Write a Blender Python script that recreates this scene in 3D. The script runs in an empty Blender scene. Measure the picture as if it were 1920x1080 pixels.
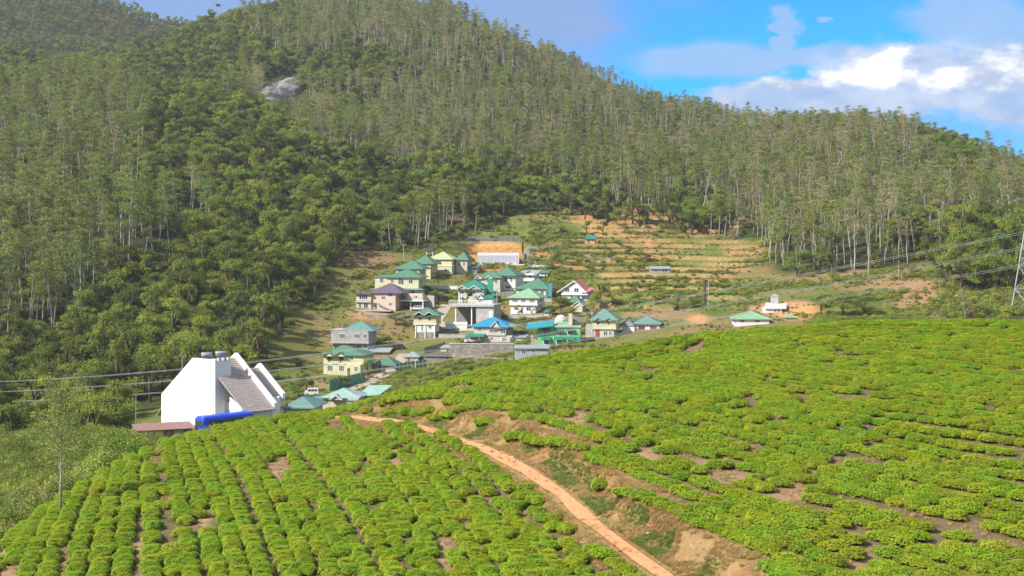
import bpy, math, random
import numpy as np
sc = bpy.context.scene
C = sc.collection
R = math.radians
rng = np.random.default_rng(7)
random.seed(7)
# ------------------------------------------------------------------ camera
FPX = 2637.0            # focal length in photo pixels (1920 wide)
HOR = 470.0             # photo row of the horizon
cam_d = bpy.data.cameras.new('camera')
cam_d.lens = FPX / 1920 * 36
cam_d.sensor_width = 36
cam_d.shift_y = -(540 - HOR) / 1920
cam_d.clip_start = 0.5
cam_d.clip_end = 20000
cam = bpy.data.objects.new('camera', cam_d); C.objects.link(cam)
cam.location = (0, 0, 0); cam.rotation_euler = (R(90), 0, 0)
sc.camera = cam
# ------------------------------------------------------------------ light
SUN_AZ = R(237)         # compass-like: direction the light comes FROM, measured from +Y clockwise
SUN_EL = R(40)
sd = bpy.data.lights.new('sun', 'SUN'); sd.energy = 4.2; sd.angle = R(0.53); sd.color = (1, .95, .86)
sun = bpy.data.objects.new('sun', sd); C.objects.link(sun)
sx, sy, sz = math.sin(SUN_AZ)*math.cos(SUN_EL), math.cos(SUN_AZ)*math.cos(SUN_EL), math.sin(SUN_EL)
from mathutils import Vector, Matrix
sun.rotation_euler = Vector((sx, sy, sz)).to_track_quat('Z', 'Y').to_euler()
w = bpy.data.worlds.new("World"); sc.world = w; w.use_nodes = True
sc.view_settings.view_transform = 'Standard'; sc.view_settings.look = 'None'
sc.view_settings.gamma = 1; sc.view_settings.use_curve_mapping = False
sc.view_settings.exposure = 0.86
sc.cycles.max_bounces = 5; sc.cycles.diffuse_bounces = 2; sc.cycles.glossy_bounces = 2
sc.cycles.transmission_bounces = 3; sc.cycles.volume_bounces = 0; sc.cycles.transparent_max_bounces = 4

def build_sky():
    nt = w.node_tree; N = nt.nodes; L = nt.links; N.clear()
    def val(x):
        return x
    def m(op, a, b=None, c=None, clamp=False):
        n = N.new('ShaderNodeMath'); n.operation = op; n.use_clamp = clamp
        for i, v in enumerate((a, b, c)):
            if v is None: continue
            if isinstance(v, (int, float)): n.inputs[i].default_value = v
            else: L.new(v, n.inputs[i])
        return n.outputs[0]
    def mix(f, a, b):
        n = N.new('ShaderNodeMix'); n.data_type = 'RGBA'
        for s, v in ((n.inputs[0], f), (n.inputs[6], a), (n.inputs[7], b)):
            if isinstance(v, (int, float)): s.default_value = v
            elif isinstance(v, tuple): s.default_value = (*v, 1)
            else: L.new(v, s)
        return n.outputs[2]
    tc = N.new('ShaderNodeTexCoord')
    sp = N.new('ShaderNodeSeparateXYZ'); L.new(tc.outputs['Generated'], sp.inputs[0])
    y = m('MAXIMUM', sp.outputs[1], 0.08)
    u = m('DIVIDE', sp.outputs[0], y); v = m('DIVIDE', sp.outputs[2], y)
    sky = N.new('ShaderNodeTexSky'); sky.sky_type = 'NISHITA'; sky.sun_disc = False
    sky.sun_elevation = SUN_EL; sky.sun_rotation = SUN_AZ; sky.altitude = 1900
    sky.dust_density = 0.6; sky.ozone_density = 2.0
    cb = N.new('ShaderNodeCombineXYZ'); L.new(u, cb.inputs[0]); L.new(m('MULTIPLY', v, 1.9), cb.inputs[1])
    def noise(scale, det, rough=.55, dist=0.0):
        n = N.new('ShaderNodeTexNoise'); n.inputs['Scale'].default_value = scale
        n.inputs['Detail'].default_value = det; n.inputs['Roughness'].default_value = rough
        n.inputs['Distortion'].default_value = dist
        L.new(cb.outputs[0], n.inputs['Vector']); return n.outputs['Fac']
    n1 = noise(22, 7, .6); n2 = noise(9, 5, .55, .4); n3 = noise(60, 4, .6)
    w1 = noise(26, 5, .6, .5); w2 = noise(17, 4, .6, .3)
    u0, v0 = u, v
    u = m('ADD', u, m('MULTIPLY', m('SUBTRACT', w1, .5), .055)); v = m('ADD', v, m('MULTIPLY', m('SUBTRACT', w2, .5), .022))
    def ell(px, py, rx, ry):
        du = m('MULTIPLY', m('SUBTRACT', u, (px-960)/FPX), FPX/rx)
        dv = m('MULTIPLY', m('SUBTRACT', v, (HOR-py)/FPX), FPX/ry)
        return m('SUBTRACT', 1.0, m('SQRT', m('ADD', m('MULTIPLY', du, du), m('MULTIPLY', dv, dv))))
    def union(lst):
        e = None
        for t in lst:
            k = ell(*t); e = k if e is None else m('MAXIMUM', e, k)
        return e
    def soft(e, nz, amp, lo, hi):
        t = m('ADD', e, m('MULTIPLY', m('SUBTRACT', nz, .5), amp))
        n = N.new('ShaderNodeMapRange'); n.interpolation_type = 'SMOOTHSTEP'; L.new(t, n.inputs[0])
        n.inputs[1].default_value = lo; n.inputs[2].default_value = hi; return n.outputs[0]
    base = N.new('ShaderNodeMix'); base.data_type = 'RGBA'; base.blend_type = 'MULTIPLY'; base.inputs[0].default_value = 1
    L.new(sky.outputs[0], base.inputs[6]); base.inputs[7].default_value = SKY_TINT
    col = base.outputs[2]
    K = 10 / 1.93
    def c(r, g, b):     # sRGB target -> linear scaled for background strength .1
        f = lambda t: (t/255/12.92 if t/255 < .04045 else ((t/255+.055)/1.055)**2.4) * K
        return (f(r), f(g), f(b))
    # thin lavender veil on the left of the sky and a pale layer low over the ridge
    veil = m('MAXIMUM', soft(ell(560, -20, 780, 330), n2, .5, .0, .35), m('MULTIPLY', soft(ell(1560, 245, 900, 75), n2, .9, -.1, .7), .6))
    col = mix(m('MULTIPLY', veil, .93), col, mix(n2, c(132,168,230), c(156,186,236)))
    st = soft(union([(1340,112,190,42), (1530,100,190,22), (1472,62,30,46), (1545,35,16,9), (1820,25,170,62), (1900,80,110,50)]), n2, 1.5, -.1, .5)
    col = mix(m('MULTIPLY', st, .85), col, mix(n1, c(140,195,250), c(190,216,250)))
    gr = soft(union([(1740,150,240,80), (1900,165,160,90), (1560,190,260,55)]), n1, .9, -.05, .35)
    col = mix(m('MULTIPLY', gr, .92), col, mix(soft(ell(1700, 120, 500, 300), n1, 3.0, .1, 1.1), c(172,200,244), c(226,236,255)))
    cu = soft(union([(1480,157,75,14), (1560,148,95,20), (1640,140,70,26), (1690,122,50,34), (1840,128,60,34), (1800,150,80,26), (1905,125,48,36), (1870,160,60,22)]), m('ADD', m('MULTIPLY', n1, .7), m('MULTIPLY', n3, .3)), 2.4, -.15, .55)
    col = mix(m('MULTIPLY', cu, .97), col, mix(soft(ell(1700, 120, 500, 300), n1, 3.0, .25, 1.1), c(196,210,240), c(300,300,300)))
    # unseen pale broken cloud, added higher up and behind the viewer to neutralise fill
    zz = N.new('ShaderNodeMapRange'); zz.interpolation_type = 'SMOOTHSTEP'; L.new(sp.outputs[2], zz.inputs[0]); zz.inputs[1].default_value = .22; zz.inputs[2].default_value = .42
    yy = N.new('ShaderNodeMapRange'); L.new(sp.outputs[1], yy.inputs[0]); yy.inputs[1].default_value = .35; yy.inputs[2].default_value = .1
    nb = N.new('ShaderNodeTexNoise'); nb.inputs['Scale'].default_value = 2.2; nb.inputs['Detail'].default_value = 6; L.new(tc.outputs['Generated'], nb.inputs['Vector'])
    up = N.new('ShaderNodeMapRange'); L.new(nb.outputs['Fac'], up.inputs[0]); up.inputs[1].default_value = .35; up.inputs[2].default_value = .6
    high = mix(up.outputs[0], c(120,165,225), c(205,212,222))
    col = mix(m('MAXIMUM', zz.outputs[0], yy.outputs[0]), col, high)
    bg = N.new('ShaderNodeBackground'); bg.inputs['Strength'].default_value = 0.1
    L.new(col, bg.inputs['Color'])
    out = N.new('ShaderNodeOutputWorld'); L.new(bg.outputs[0], out.inputs['Surface'])
SKY_TINT = (.0, .66, 1.25, 1)
build_sky()

# ------------------------------------------------------------------ materials
MATS = {}
def nmat(name):
    m = bpy.data.materials.new(name); m.use_nodes = True; MATS[name] = m
    nt = m.node_tree; b = nt.nodes['Principled BSDF']; return m, nt, b
def lnk(nt, a, b): nt.links.new(a, b)
def mixc(nt, f, a, b, mode='MIX'):
    n = nt.nodes.new('ShaderNodeMix'); n.data_type = 'RGBA'; n.blend_type = mode
    for s, v in ((n.inputs[0], f), (n.inputs[6], a), (n.inputs[7], b)):
        if isinstance(v, (int, float)): s.default_value = v
        elif isinstance(v, (tuple, list)): s.default_value = (*v[:3], 1)
        else: nt.links.new(v, s)
    return n.outputs[2]
def noise_n(nt, scale, det=4, coord='Object', rough=.6, vscale=None):
    tc = nt.nodes.new('ShaderNodeTexCoord'); n = nt.nodes.new('ShaderNodeTexNoise')
    n.inputs['Scale'].default_value = scale; n.inputs['Detail'].default_value = det; n.inputs['Roughness'].default_value = rough
    src = tc.outputs[coord]
    if vscale:
        mp = nt.nodes.new('ShaderNodeMapping'); mp.inputs['Scale'].default_value = vscale; lnk(nt, src, mp.inputs[0]); src = mp.outputs[0]
    lnk(nt, src, n.inputs['Vector']); return n.outputs['Fac']
def ramp(nt, fac, lo, hi):
    n = nt.nodes.new('ShaderNodeMapRange'); n.inputs[1].default_value = lo; n.inputs[2].default_value = hi
    lnk(nt, fac, n.inputs[0]); return n.outputs[0]
def mat(name, col, rough=.8, var=.25, scale=1.5, kind='plain', metal=0.0):
    if name in MATS: return MATS[name]
    m, nt, b = nmat(name)
    dark = tuple(c*(1-var) for c in col[:3]); light = tuple(min(1, c*(1+var*.6)) for c in col[:3])
    if kind == 'wall':      # painted render: broad mottling and rain streaks
        a = mixc(nt, ramp(nt, noise_n(nt, .7, 5), .3, .7), dark, light)
        s = noise_n(nt, 1.0, 4, vscale=(3, 3, .25))
        c = mixc(nt, ramp(nt, s, .58, .75), a, tuple(x*.55 for x in col[:3]))
    elif kind == 'roof':
        a = mixc(nt, ramp(nt, noise_n(nt, 1.1, 5), .3, .7), dark, light)
        s = noise_n(nt, 1.0, 3, vscale=(6, .6, 1))
        c = mixc(nt, ramp(nt, s, .5, .8), a, tuple(x*.7+.03 for x in col[:3]))
    elif kind == 'stone':
        tc = nt.nodes.new('ShaderNodeTexCoord'); v = nt.nodes.new('ShaderNodeTexVoronoi'); v.inputs['Scale'].default_value = scale
        lnk(nt, tc.outputs['Object'], v.inputs['Vector'])
        sp = nt.nodes.new('ShaderNodeSeparateColor'); lnk(nt, v.outputs['Color'], sp.inputs[0])
        c = mixc(nt, sp.outputs[0], dark, light)
        c = mixc(nt, ramp(nt, noise_n(nt, .5, 5), .45, .7), c, tuple(x*.6 for x in col[:3]))
    else:
        c = mixc(nt, ramp(nt, noise_n(nt, scale, 4), .3, .7), dark, light)
    lnk(nt, c, b.inputs['Base Color'])
    b.inputs['Roughness'].default_value = rough; b.inputs['Metallic'].default_value = metal
    return m
def foliage_mat(name, dark, light, trans=.25, hue_var=.35, tip=None, rough=.55):
    m, nt, b = nmat(name)
    g = nt.nodes.new('ShaderNodeNewGeometry'); oi = nt.nodes.new('ShaderNodeObjectInfo')
    c = mixc(nt, g.outputs['Random Per Island'], dark, light)
    mul = nt.nodes.new('ShaderNodeMapRange'); lnk(nt, oi.outputs['Random'], mul.inputs[0])
    mul.inputs[3].default_value = 1-hue_var; mul.inputs[4].default_value = 1+hue_var*.8
    h = nt.nodes.new('ShaderNodeHueSaturation'); lnk(nt, c, h.inputs['Color']); lnk(nt, mul.outputs[0], h.inputs['Value'])
    h2 = nt.nodes.new('ShaderNodeMath'); h2.operation = 'MULTIPLY_ADD'; lnk(nt, oi.outputs['Random'], h2.inputs[0])
    # a second, decorrelated random: fract(random*13.7)
    f = nt.nodes.new('ShaderNodeMath'); f.operation = 'MULTIPLY'; lnk(nt, oi.outputs['Random'], f.inputs[0]); f.inputs[1].default_value = 13.7
    f2 = nt.nodes.new('ShaderNodeMath'); f2.operation = 'FRACT'; lnk(nt, f.outputs[0], f2.inputs[0])
    lnk(nt, f2.outputs[0], h2.inputs[0]); h2.inputs[1].default_value = .05; h2.inputs[2].default_value = .475
    lnk(nt, h2.outputs[0], h.inputs['Hue'])
    lnk(nt, h.outputs[0], b.inputs['Base Color']); b.inputs['Roughness'].default_value = rough
    b.inputs['Specular IOR Level'].default_value = .25
    t = nt.nodes.new('ShaderNodeBsdfTranslucent'); lnk(nt, h.outputs[0], t.inputs['Color'])
    mx = nt.nodes.new('ShaderNodeMixShader'); mx.inputs[0].default_value = trans
    lnk(nt, b.outputs[0], mx.inputs[1]); lnk(nt, t.outputs[0], mx.inputs[2])
    lnk(nt, mx.outputs[0], nt.nodes['Material Output'].inputs['Surface'])
    return m

# ------------------------------------------------------------------ mesh helpers
def tag(o, label=None, cat=None, group=None, kind=None):
    if label: o['label'] = label
    if cat: o['category'] = cat
    if group: o['group'] = group
    if kind: o['kind'] = kind
    return o
def empty(name, loc, rz=0.0):
    o = bpy.data.objects.new(name, None); C.objects.link(o); o.location = loc; o.rotation_euler = (0, 0, rz)
    o.empty_display_size = .3; return o
def mesh_np(name, V, F, m=None, smooth=False, uniform=4):
    me = bpy.data.meshes.new(name)
    V = np.asarray(V, dtype=np.float32); F = np.asarray(F, dtype=np.int32)
    me.vertices.add(len(V)); me.vertices.foreach_set('co', V.ravel())
    me.loops.add(F.size); me.loops.foreach_set('vertex_index', F.ravel())
    me.polygons.add(len(F)); me.polygons.foreach_set('loop_start', np.arange(0, F.size, F.shape[1], dtype=np.int32))
    if smooth: me.polygons.foreach_set('use_smooth', np.ones(len(F), dtype=bool))
    if m: me.materials.append(m)
    me.update(calc_edges=True); return me
def link(name, me, parent=None, loc=None):
    o = bpy.data.objects.new(name, me); C.objects.link(o)
    if parent: o.parent = parent
    if loc is not None: o.location = loc
    return o
class MB:
    def __init__(s): s.v = []; s.f = []
    def poly(s, pts):
        n = len(s.v); s.v += [tuple(p) for p in pts]; s.f.append(tuple(range(n, n+len(pts)))); return s
    def box(s, x0, x1, y0, y1, z0, z1):
        if x0 > x1: x0, x1 = x1, x0
        if y0 > y1: y0, y1 = y1, y0
        if z0 > z1: z0, z1 = z1, z0
        n = len(s.v)
        s.v += [(x0,y0,z0),(x1,y0,z0),(x1,y1,z0),(x0,y1,z0),(x0,y0,z1),(x1,y0,z1),(x1,y1,z1),(x0,y1,z1)]
        for q in ((0,3,2,1),(4,5,6,7),(0,1,5,4),(1,2,6,5),(2,3,7,6),(3,0,4,7)): s.f.append(tuple(n+i for i in q))
        return s
    def prism(s, pts, d):       # polygon pts (3D), extruded by vector d
        n = len(s.v); k = len(pts)
        s.v += [tuple(p) for p in pts] + [tuple(p[i]+d[i] for i in range(3)) for p in pts]
        s.f.append(tuple(range(n, n+k))); s.f.append(tuple(range(n+2*k-1, n+k-1, -1)))
        for i in range(k):
            j = (i+1) % k; s.f.append((n+j, n+i, n+k+i, n+k+j))
        return s
    def tube(s, pts, rad, sides=6, cap=True):
        P = [Vector(p) for p in pts]; n0 = len(s.v)
        for i, p in enumerate(P):
            d = (P[min(i+1, len(P)-1)] - P[max(i-1, 0)])
            if d.length < 1e-9: d = Vector((0,0,1))
            d.normalize(); a = d.orthogonal() if abs(d.z) < .99 else Vector((1,0,0))
            a = (Vector((1,0,0)) - d*d.x) if abs(d.x) < .9 else (Vector((0,1,0)) - d*d.y)
            a.normalize(); b = d.cross(a); r = rad[i] if isinstance(rad, (list, tuple)) else rad
            for k in range(sides):
                t = 2*math.pi*k/sides; s.v.append(tuple(p + a*(r*math.cos(t)) + b*(r*math.sin(t))))
        for i in range(len(P)-1):
            for k in range(sides):
                q = (k+1) % sides; s.f.append((n0+i*sides+k, n0+i*sides+q, n0+(i+1)*sides+q, n0+(i+1)*sides+k))
        if cap:
            s.f.append(tuple(n0+k for k in range(sides-1, -1, -1))); e = n0+(len(P)-1)*sides
            s.f.append(tuple(e+k for k in range(sides)))
        return s
    def mesh(s, name, m, smooth=False):
        me = bpy.data.meshes.new(name); me.from_pydata(s.v, [], s.f)
        if m: me.materials.append(m)
        if smooth: me.polygons.foreach_set('use_smooth', [True]*len(me.polygons))
        me.update(); return me
    def build(s, name, m, parent=None, smooth=False, loc=None):
        return link(name, s.mesh(name, m, smooth), parent, loc)
def leaf_quads(cent, size, upb=.4, aspect=.6, r=None, outward=None):
    """many small leaf faces: cent (n,3), size (n,), returns V,F"""
    r = r or rng; n = len(cent)
    nrm = r.normal(size=(n, 3)); nrm /= np.linalg.norm(nrm, axis=1)[:, None]
    nrm[:, 2] = np.abs(nrm[:, 2]) + upb
    if outward is not None: nrm += outward
    nrm /= np.linalg.norm(nrm, axis=1)[:, None]
    t = np.cross(nrm, r.normal(size=(n, 3))); t /= np.linalg.norm(t, axis=1)[:, None] + 1e-9
    b = np.cross(nrm, t); s = np.asarray(size)[:, None]*.5
    t = t*s; b = b*s*aspect
    V = np.stack([cent-t, cent-b, cent+t, cent+b], 1).reshape(-1, 3)
    F = np.arange(4*n).reshape(-1, 4); return V, F
def inst_points(name, pts, rot, scl, var, protos, label=None):
    """ONE object of stuff: geometry-node instances of real plants (each proto = list of its part objects)"""
    me = bpy.data.meshes.new(name); me.vertices.add(len(pts)); me.vertices.foreach_set('co', np.asarray(pts, np.float32).ravel())
    a = me.attributes.new('rot', 'FLOAT_VECTOR', 'POINT'); a.data.foreach_set('vector', np.asarray(rot, np.float32).ravel())
    a = me.attributes.new('scl', 'FLOAT_VECTOR', 'POINT'); a.data.foreach_set('vector', np.asarray(scl, np.float32).ravel())
    a = me.attributes.new('var', 'INT', 'POINT'); a.data.foreach_set('value', np.asarray(var, np.int32).ravel())
    o = link(name, me)
    g = bpy.data.node_groups.new(name+'_nodes', 'GeometryNodeTree')
    g.interface.new_socket('Geometry', in_out='INPUT', socket_type='NodeSocketGeometry')
    g.interface.new_socket('Geometry', in_out='OUTPUT', socket_type='NodeSocketGeometry')
    N = g.nodes; L = g.links; gi = N.new('NodeGroupInput'); go = N.new('NodeGroupOutput')
    def named(t, nm):
        n = N.new('GeometryNodeInputNamedAttribute'); n.data_type = t; n.inputs['Name'].default_value = nm
        return [s for s in n.outputs if s.enabled and s.name == 'Attribute'][0]
    ar, as_, av = named('FLOAT_VECTOR', 'rot'), named('FLOAT_VECTOR', 'scl'), named('INT', 'var')
    ja = N.new('GeometryNodeJoinGeometry')
    for k, parts in enumerate(protos):
        jp = N.new('GeometryNodeJoinGeometry')
        for p in parts:
            oi = N.new('GeometryNodeObjectInfo'); oi.transform_space = 'ORIGINAL'; oi.inputs['Object'].default_value = p
            L.new(oi.outputs['Geometry'], jp.inputs[0])
        cmp_ = N.new('FunctionNodeCompare'); cmp_.data_type = 'INT'; cmp_.operation = 'EQUAL'
        ii = [s for s in cmp_.inputs if s.enabled and s.type == 'INT']; L.new(av, ii[0]); ii[1].default_value = k
        ip = N.new('GeometryNodeInstanceOnPoints'); L.new(gi.outputs[0], ip.inputs['Points'])
        L.new(cmp_.outputs[0], ip.inputs['Selection']); L.new(jp.outputs[0], ip.inputs['Instance'])
        L.new(ar, ip.inputs['Rotation']); L.new(as_, ip.inputs['Scale']); L.new(ip.outputs[0], ja.inputs[0])
    L.new(ja.outputs[0], go.inputs[0])
    md = o.modifiers.new('scatter', 'NODES'); md.node_group = g
    return tag(o, label, None, None, 'stuff')
# ------------------------------------------------------------------ terrain
def px_of(x, Y): return x/Y*FPX + 960
def zpy(py, Y): return -(py-HOR)/FPX*Y
def IP(px, tbl): a = np.array(tbl, float); return np.interp(px, a[:, 0], a[:, 1])
PX = np.arange(-1500, 3500, 10.0)
LY = np.arange(math.log(2.0), math.log(2250), 0.0105)
YY = np.exp(LY)
def smooth1(a, k, axis=0):
    ker = np.exp(-np.linspace(-2, 2, 2*k+1)**2); ker /= ker.sum()
    pad = [(0, 0)]*a.ndim; pad[axis] = (k, k); b = np.pad(a, pad, mode='edge')
    return np.apply_along_axis(lambda v: np.convolve(v, ker, 'valid'), axis, b)
crestY = smooth1(IP(PX, [(-900,58),(-300,62),(0,70),(100,79),(200,86),(300,93),(460,102),(610,108),(720,109),(860,110),(1000,111),(1130,112),(1300,113),(1440,113),(1600,114),(2900,114)]), 4)
crestP = smooth1(IP(PX, [(-900,1500),(-300,1180),(0,1022),(100,943),(200,880),(300,829),(460,788),(610,773),(720,746),(860,713),(1000,677),(1130,656),(1300,627),(1440,616),(1600,604),(1800,602),(1920,604),(2200,618),(2900,680)]), 3)
knots = []       # each: (Y array, z array)
def knot(Ys, zs, pyv=False):
    Yv = IP(PX, Ys) if isinstance(Ys, list) else np.full(len(PX), float(Ys)) if np.isscalar(Ys) else Ys
    zv = IP(PX, zs) if isinstance(zs, list) else np.full(len(PX), float(zs)) if np.isscalar(zs) else zs
    if pyv: zv = zpy(zv, Yv)
    knots.append((Yv, zv))
knot(2, -2.6); knot(16, -9.6)
knot(56, [(-900,-19),(-300,-16.6),(0,-14.6),(300,-14.0),(960,-13.9),(1920,-13.9),(2900,-14.4)])
cz = zpy(crestP, crestY)
my = np.sqrt(56*crestY); t = (my-56)/(crestY-56)
z42 = knots[-1][1]; knot(my, z42*(1-t)+cz*t+IP(PX, [(0,.5),(600,.6),(1100,.9),(2900,.9)]))
knot(crestY, cz)
knot(crestY*IP(PX, [(0,1.4),(300,1.35),(700,1.25),(1300,1.3),(2900,1.3)]), cz - IP(PX, [(0,7.5),(300,8),(600,8),(1000,9),(1600,9),(2900,9)]))
knot(232, [(-900,-34),(0,-33),(700,-32.5),(1100,-30),(1900,-27),(2900,-27)])
knot(270, [(-900,-40),(0,-40),(300,-36.5),(520,-35.5),(700,-34.5),(1100,-30),(1900,-24),(2900,-24)])
knot(330, [(-900,-38),(0,-40),(300,-36),(460,-33),(610,-33),(860,-30.5),(1130,-27),(1440,-21),(1920,-18),(2900,-18)])
knot(380, [(-900,-26),(0,-28),(300,-24),(460,-21),(610,-25.5),(860,-25),(1130,-22.5),(1440,-17.5),(1600,-16),(1920,-12),(2900,-10)])
knot(450, [(-900,0),(0,0),(300,0),(460,-3),(560,-7),(640,-11),(860,-13),(1130,-13),(1300,-12.3),(1440,-11),(1600,-9),(1920,-5),(2900,0)])
knot(560, [(-900,28),(0,30),(300,32),(460,27),(610,18),(720,11),(860,6.5),(1130,7),(1300,5.5),(1440,7),(1600,14),(1920,16),(2900,20)])
knot(750, [(-900,75),(0,80),(300,86),(460,82),(610,75),(720,67),(860,62),(1130,56),(1440,48),(1600,50),(1760,45),(1920,28),(2900,18)])
rY = smooth1(IP(PX, [(-900,900),(0,900),(100,920),(250,950),(330,1000),(400,1080),(460,1150),(640,1220),(830,1180),(960,1120),(1100,1040),(1250,980),(1400,940),(1550,920),(1640,910),(1800,900),(2900,860)]), 4)
rP = smooth1(IP(PX, [(-900,60),(-300,60),(0,108),(100,135),(250,122),(330,95),(400,48),(460,20),(560,8),(640,1),(740,2),(830,16),(900,48),(960,80),(1100,138),(1250,196),(1400,230),(1550,240),(1640,240),(1700,256),(1800,282),(1920,332),(2200,370),(2900,450)]), 3)
rz_ = zpy(rP, rY)
# the slope just under the ridge is convex
mid = (np.full(len(PX), 750.) + rY)/2
knot(mid, (knots[-1][1]+rz_)/2 + IP(PX, [(-900,5),(200,6),(640,10),(1200,8),(1500,6),(1900,0),(2900,0)]))
knot(rY, rz_); knot(rY+130, rz_-34)
knot(1500, [(-900,-60),(-300,-40),(0,-15),(160,-4),(210,8),(300,38),(380,52),(460,64),(700,150),(1000,300),(2900,600)], True)
knot(2260, -70)
KY = np.array([k[0] for k in knots]); KZ = np.array([k[1] for k in knots])
Z = np.zeros((len(PX), len(YY)))
for i in range(len(PX)):
    Z[i] = np.interp(LY, np.log(KY[:, i]), KZ[:, i])
Z = smooth1(Z, 4, 1); Z = np.where(YY[None, :] > 300, smooth1(Z, 7, 0), smooth1(Z, 3, 0))
LY2 = np.log(np.concatenate([YY[YY < 370], np.arange(370, 640, .9), YY[YY >= 640]]))
Z = np.stack([np.interp(LY2, LY, Z[i]) for i in range(len(PX))]); LY = LY2; YY = np.exp(LY)
XX = (PX[:, None]-960)/FPX*YY[None, :]; YG = np.repeat(YY[None, :], len(PX), 0)
# value noise
def vnoise(x, y, s, seed=0):
    g = np.random.default_rng(seed).random((256, 256)); x = x/s+1000.3; y = y/s+1000.7
    xi = np.floor(x).astype(int); yi = np.floor(y).astype(int); fx = x-xi; fy = y-yi
    fx = fx*fx*(3-2*fx); fy = fy*fy*(3-2*fy); a = lambda i, j: g[(xi+i) % 256, (yi+j) % 256]
    return (a(0,0)*(1-fx)+a(1,0)*fx)*(1-fy)+(a(0,1)*(1-fx)+a(1,1)*fx)*fy - .5
mw = np.clip((YG-520)/250, 0, 1)*np.clip((1700-YG)/300, 0, 1)
rdamp = 1-.75*np.exp(-((YG-rY[:, None])/70)**2)
Z += mw*rdamp*(vnoise(XX, YG, 110, 1)*26 + vnoise(XX, YG, 45, 2)*9)
vw = np.clip((YG-260)/60, 0, 1)*np.clip((520-YG)/60, 0, 1)
Z += vw*(vnoise(XX, YG, 30, 3)*1.6 + vnoise(XX, YG, 9, 4)*.5)
nw = np.clip((YG-20)/20, 0, 1)*np.clip((220-YG)/60, 0, 1)
Z += nw*(vnoise(XX, YG, 6, 5)*.22 + vnoise(XX, YG, 2, 6)*.08)
PXG = np.repeat(PX[:, None], len(YY), 1)
PYG = HOR - Z/YG*FPX
# terraced fields to the right of the houses: real steps
tm = np.clip((PXG-1040)/50, 0, 1)*np.clip((1440-PXG)/60, 0, 1)*np.clip((YG-385)/25, 0, 1)*np.clip((625-YG)/30, 0, 1)
st = 2.0; zt = Z + vnoise(XX, YG, 60, 8)*2.0; q = zt/st; fr = q-np.floor(q)
sh = np.clip((fr-.84)/.16, 0, 1); zz = (np.floor(q)+.12*fr+.88*sh*sh*(3-2*sh))*st - (zt-Z)
Z = Z*(1-tm)+zz*tm
# two cut benches above the village for the plastic greenhouse
def bench(pa, pb, ya, yb, zb, soft=6.0):
    global Z
    m_ = np.clip((PXG-pa)/12, 0, 1)*np.clip((pb-PXG)/12, 0, 1)*np.clip((YG-ya)/soft, 0, 1)*np.clip((yb-YG)/soft, 0, 1)
    Z = Z*(1-m_)+zb*m_
def ground(x, Y):
    x = np.asarray(x, float); Y = np.asarray(Y, float)
    a = (px_of(x, Y)-PX[0])/10.0; ly = np.log(Y)
    ai = np.clip(np.floor(a).astype(int), 0, len(PX)-2); bi = np.clip(np.searchsorted(LY, ly)-1, 0, len(YY)-2)
    fa = np.clip(a-ai, 0, 1); fb = np.clip((ly-LY[bi])/(LY[bi+1]-LY[bi]), 0, 1)
    return (Z[ai, bi]*(1-fa)+Z[ai+1, bi]*fa)*(1-fb)+(Z[ai, bi+1]*(1-fa)+Z[ai+1, bi+1]*fa)*fb
def gz(x, Y): return float(ground(x, Y))
def hit(px, py, y0=20.0, y1=1600.0):
    """where the sight line through a photo pixel meets the ground"""
    ys = np.exp(np.arange(math.log(y0), math.log(y1), .002)); xs = (px-960)/FPX*ys
    d = ground(xs, ys) - zpy(py, ys)
    k = np.argmax(d > 0)
    if d[k] <= 0: k = len(ys)-1
    return float(xs[k]), float(ys[k]), float(ground(xs[k], ys[k]))
# ---- footpath with its cut bank
path_px = [(1500,1290),(1400,1205),(1320,1140),(1250,1085),(1200,1050),(1150,1012),(1090,966),(1050,926),(990,886),(935,857),(890,838),(850,824),(800,806),(740,792),(670,784),(600,782)]
P0 = np.array([hit(a, b, 12, 140)[:2] for a, b in path_px])
tt = np.linspace(0, len(P0)-1, 200); P0 = np.stack([np.interp(tt, range(len(P0)), P0[:, k]) for k in (0, 1)], 1)
P0 = np.stack([smooth1(P0[:, k], 6) for k in (0, 1)], 1)
def path_dist(x, y):
    """signed distance to the path (positive = uphill, right-hand side) and the parameter along it"""
    sh = np.shape(x); x = np.ravel(x); y = np.ravel(y)
    best = np.full(x.shape, 1e9); sg = np.zeros(x.shape); par = np.zeros(x.shape)
    for i in range(len(P0)-1):
        a = P0[i]; d = P0[i+1]-a; L2 = d@d + 1e-9
        t = np.clip(((x-a[0])*d[0]+(y-a[1])*d[1])/L2, 0, 1); qx = x-a[0]-t*d[0]; qy = y-a[1]-t*d[1]
        q = np.hypot(qx, qy); m_ = q < best; best[m_] = q[m_]
        sg[m_] = np.sign(d[1]*qx-d[0]*qy)[m_]; par[m_] = (i+t)[m_]/(len(P0)-1)
    return (best*np.where(sg == 0, 1, sg)).reshape(sh), par.reshape(sh)
near = (YG < 165)
PD = np.full(Z.shape, 99.0); PP = np.zeros(Z.shape)
PD[near], PP[near] = path_dist(XX[near], YG[near])
fade = np.clip((PP)/.05+.3, 0, 1)*np.clip((1-PP)/.10, 0, 1)
wob = 1+.22*vnoise(XX, YG, 2.2, 9)*2
rise = np.where(PD > 0, np.clip((PD-.75)/1.0, 0, 1)*.12 + (lambda s: s*s*(3-2*s))(np.clip((PD-1.35*wob)/1.0, 0, 1))*.85, 0)*np.clip((22-PD)/17, 0, 1)
fall = np.where(PD < 0, -np.clip((-PD-.6)/1.0, 0, 1)*.35, 0)*np.clip((9+PD)/7, 0, 1)
Z += np.where(near, (rise+fall)*fade, 0)
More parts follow.
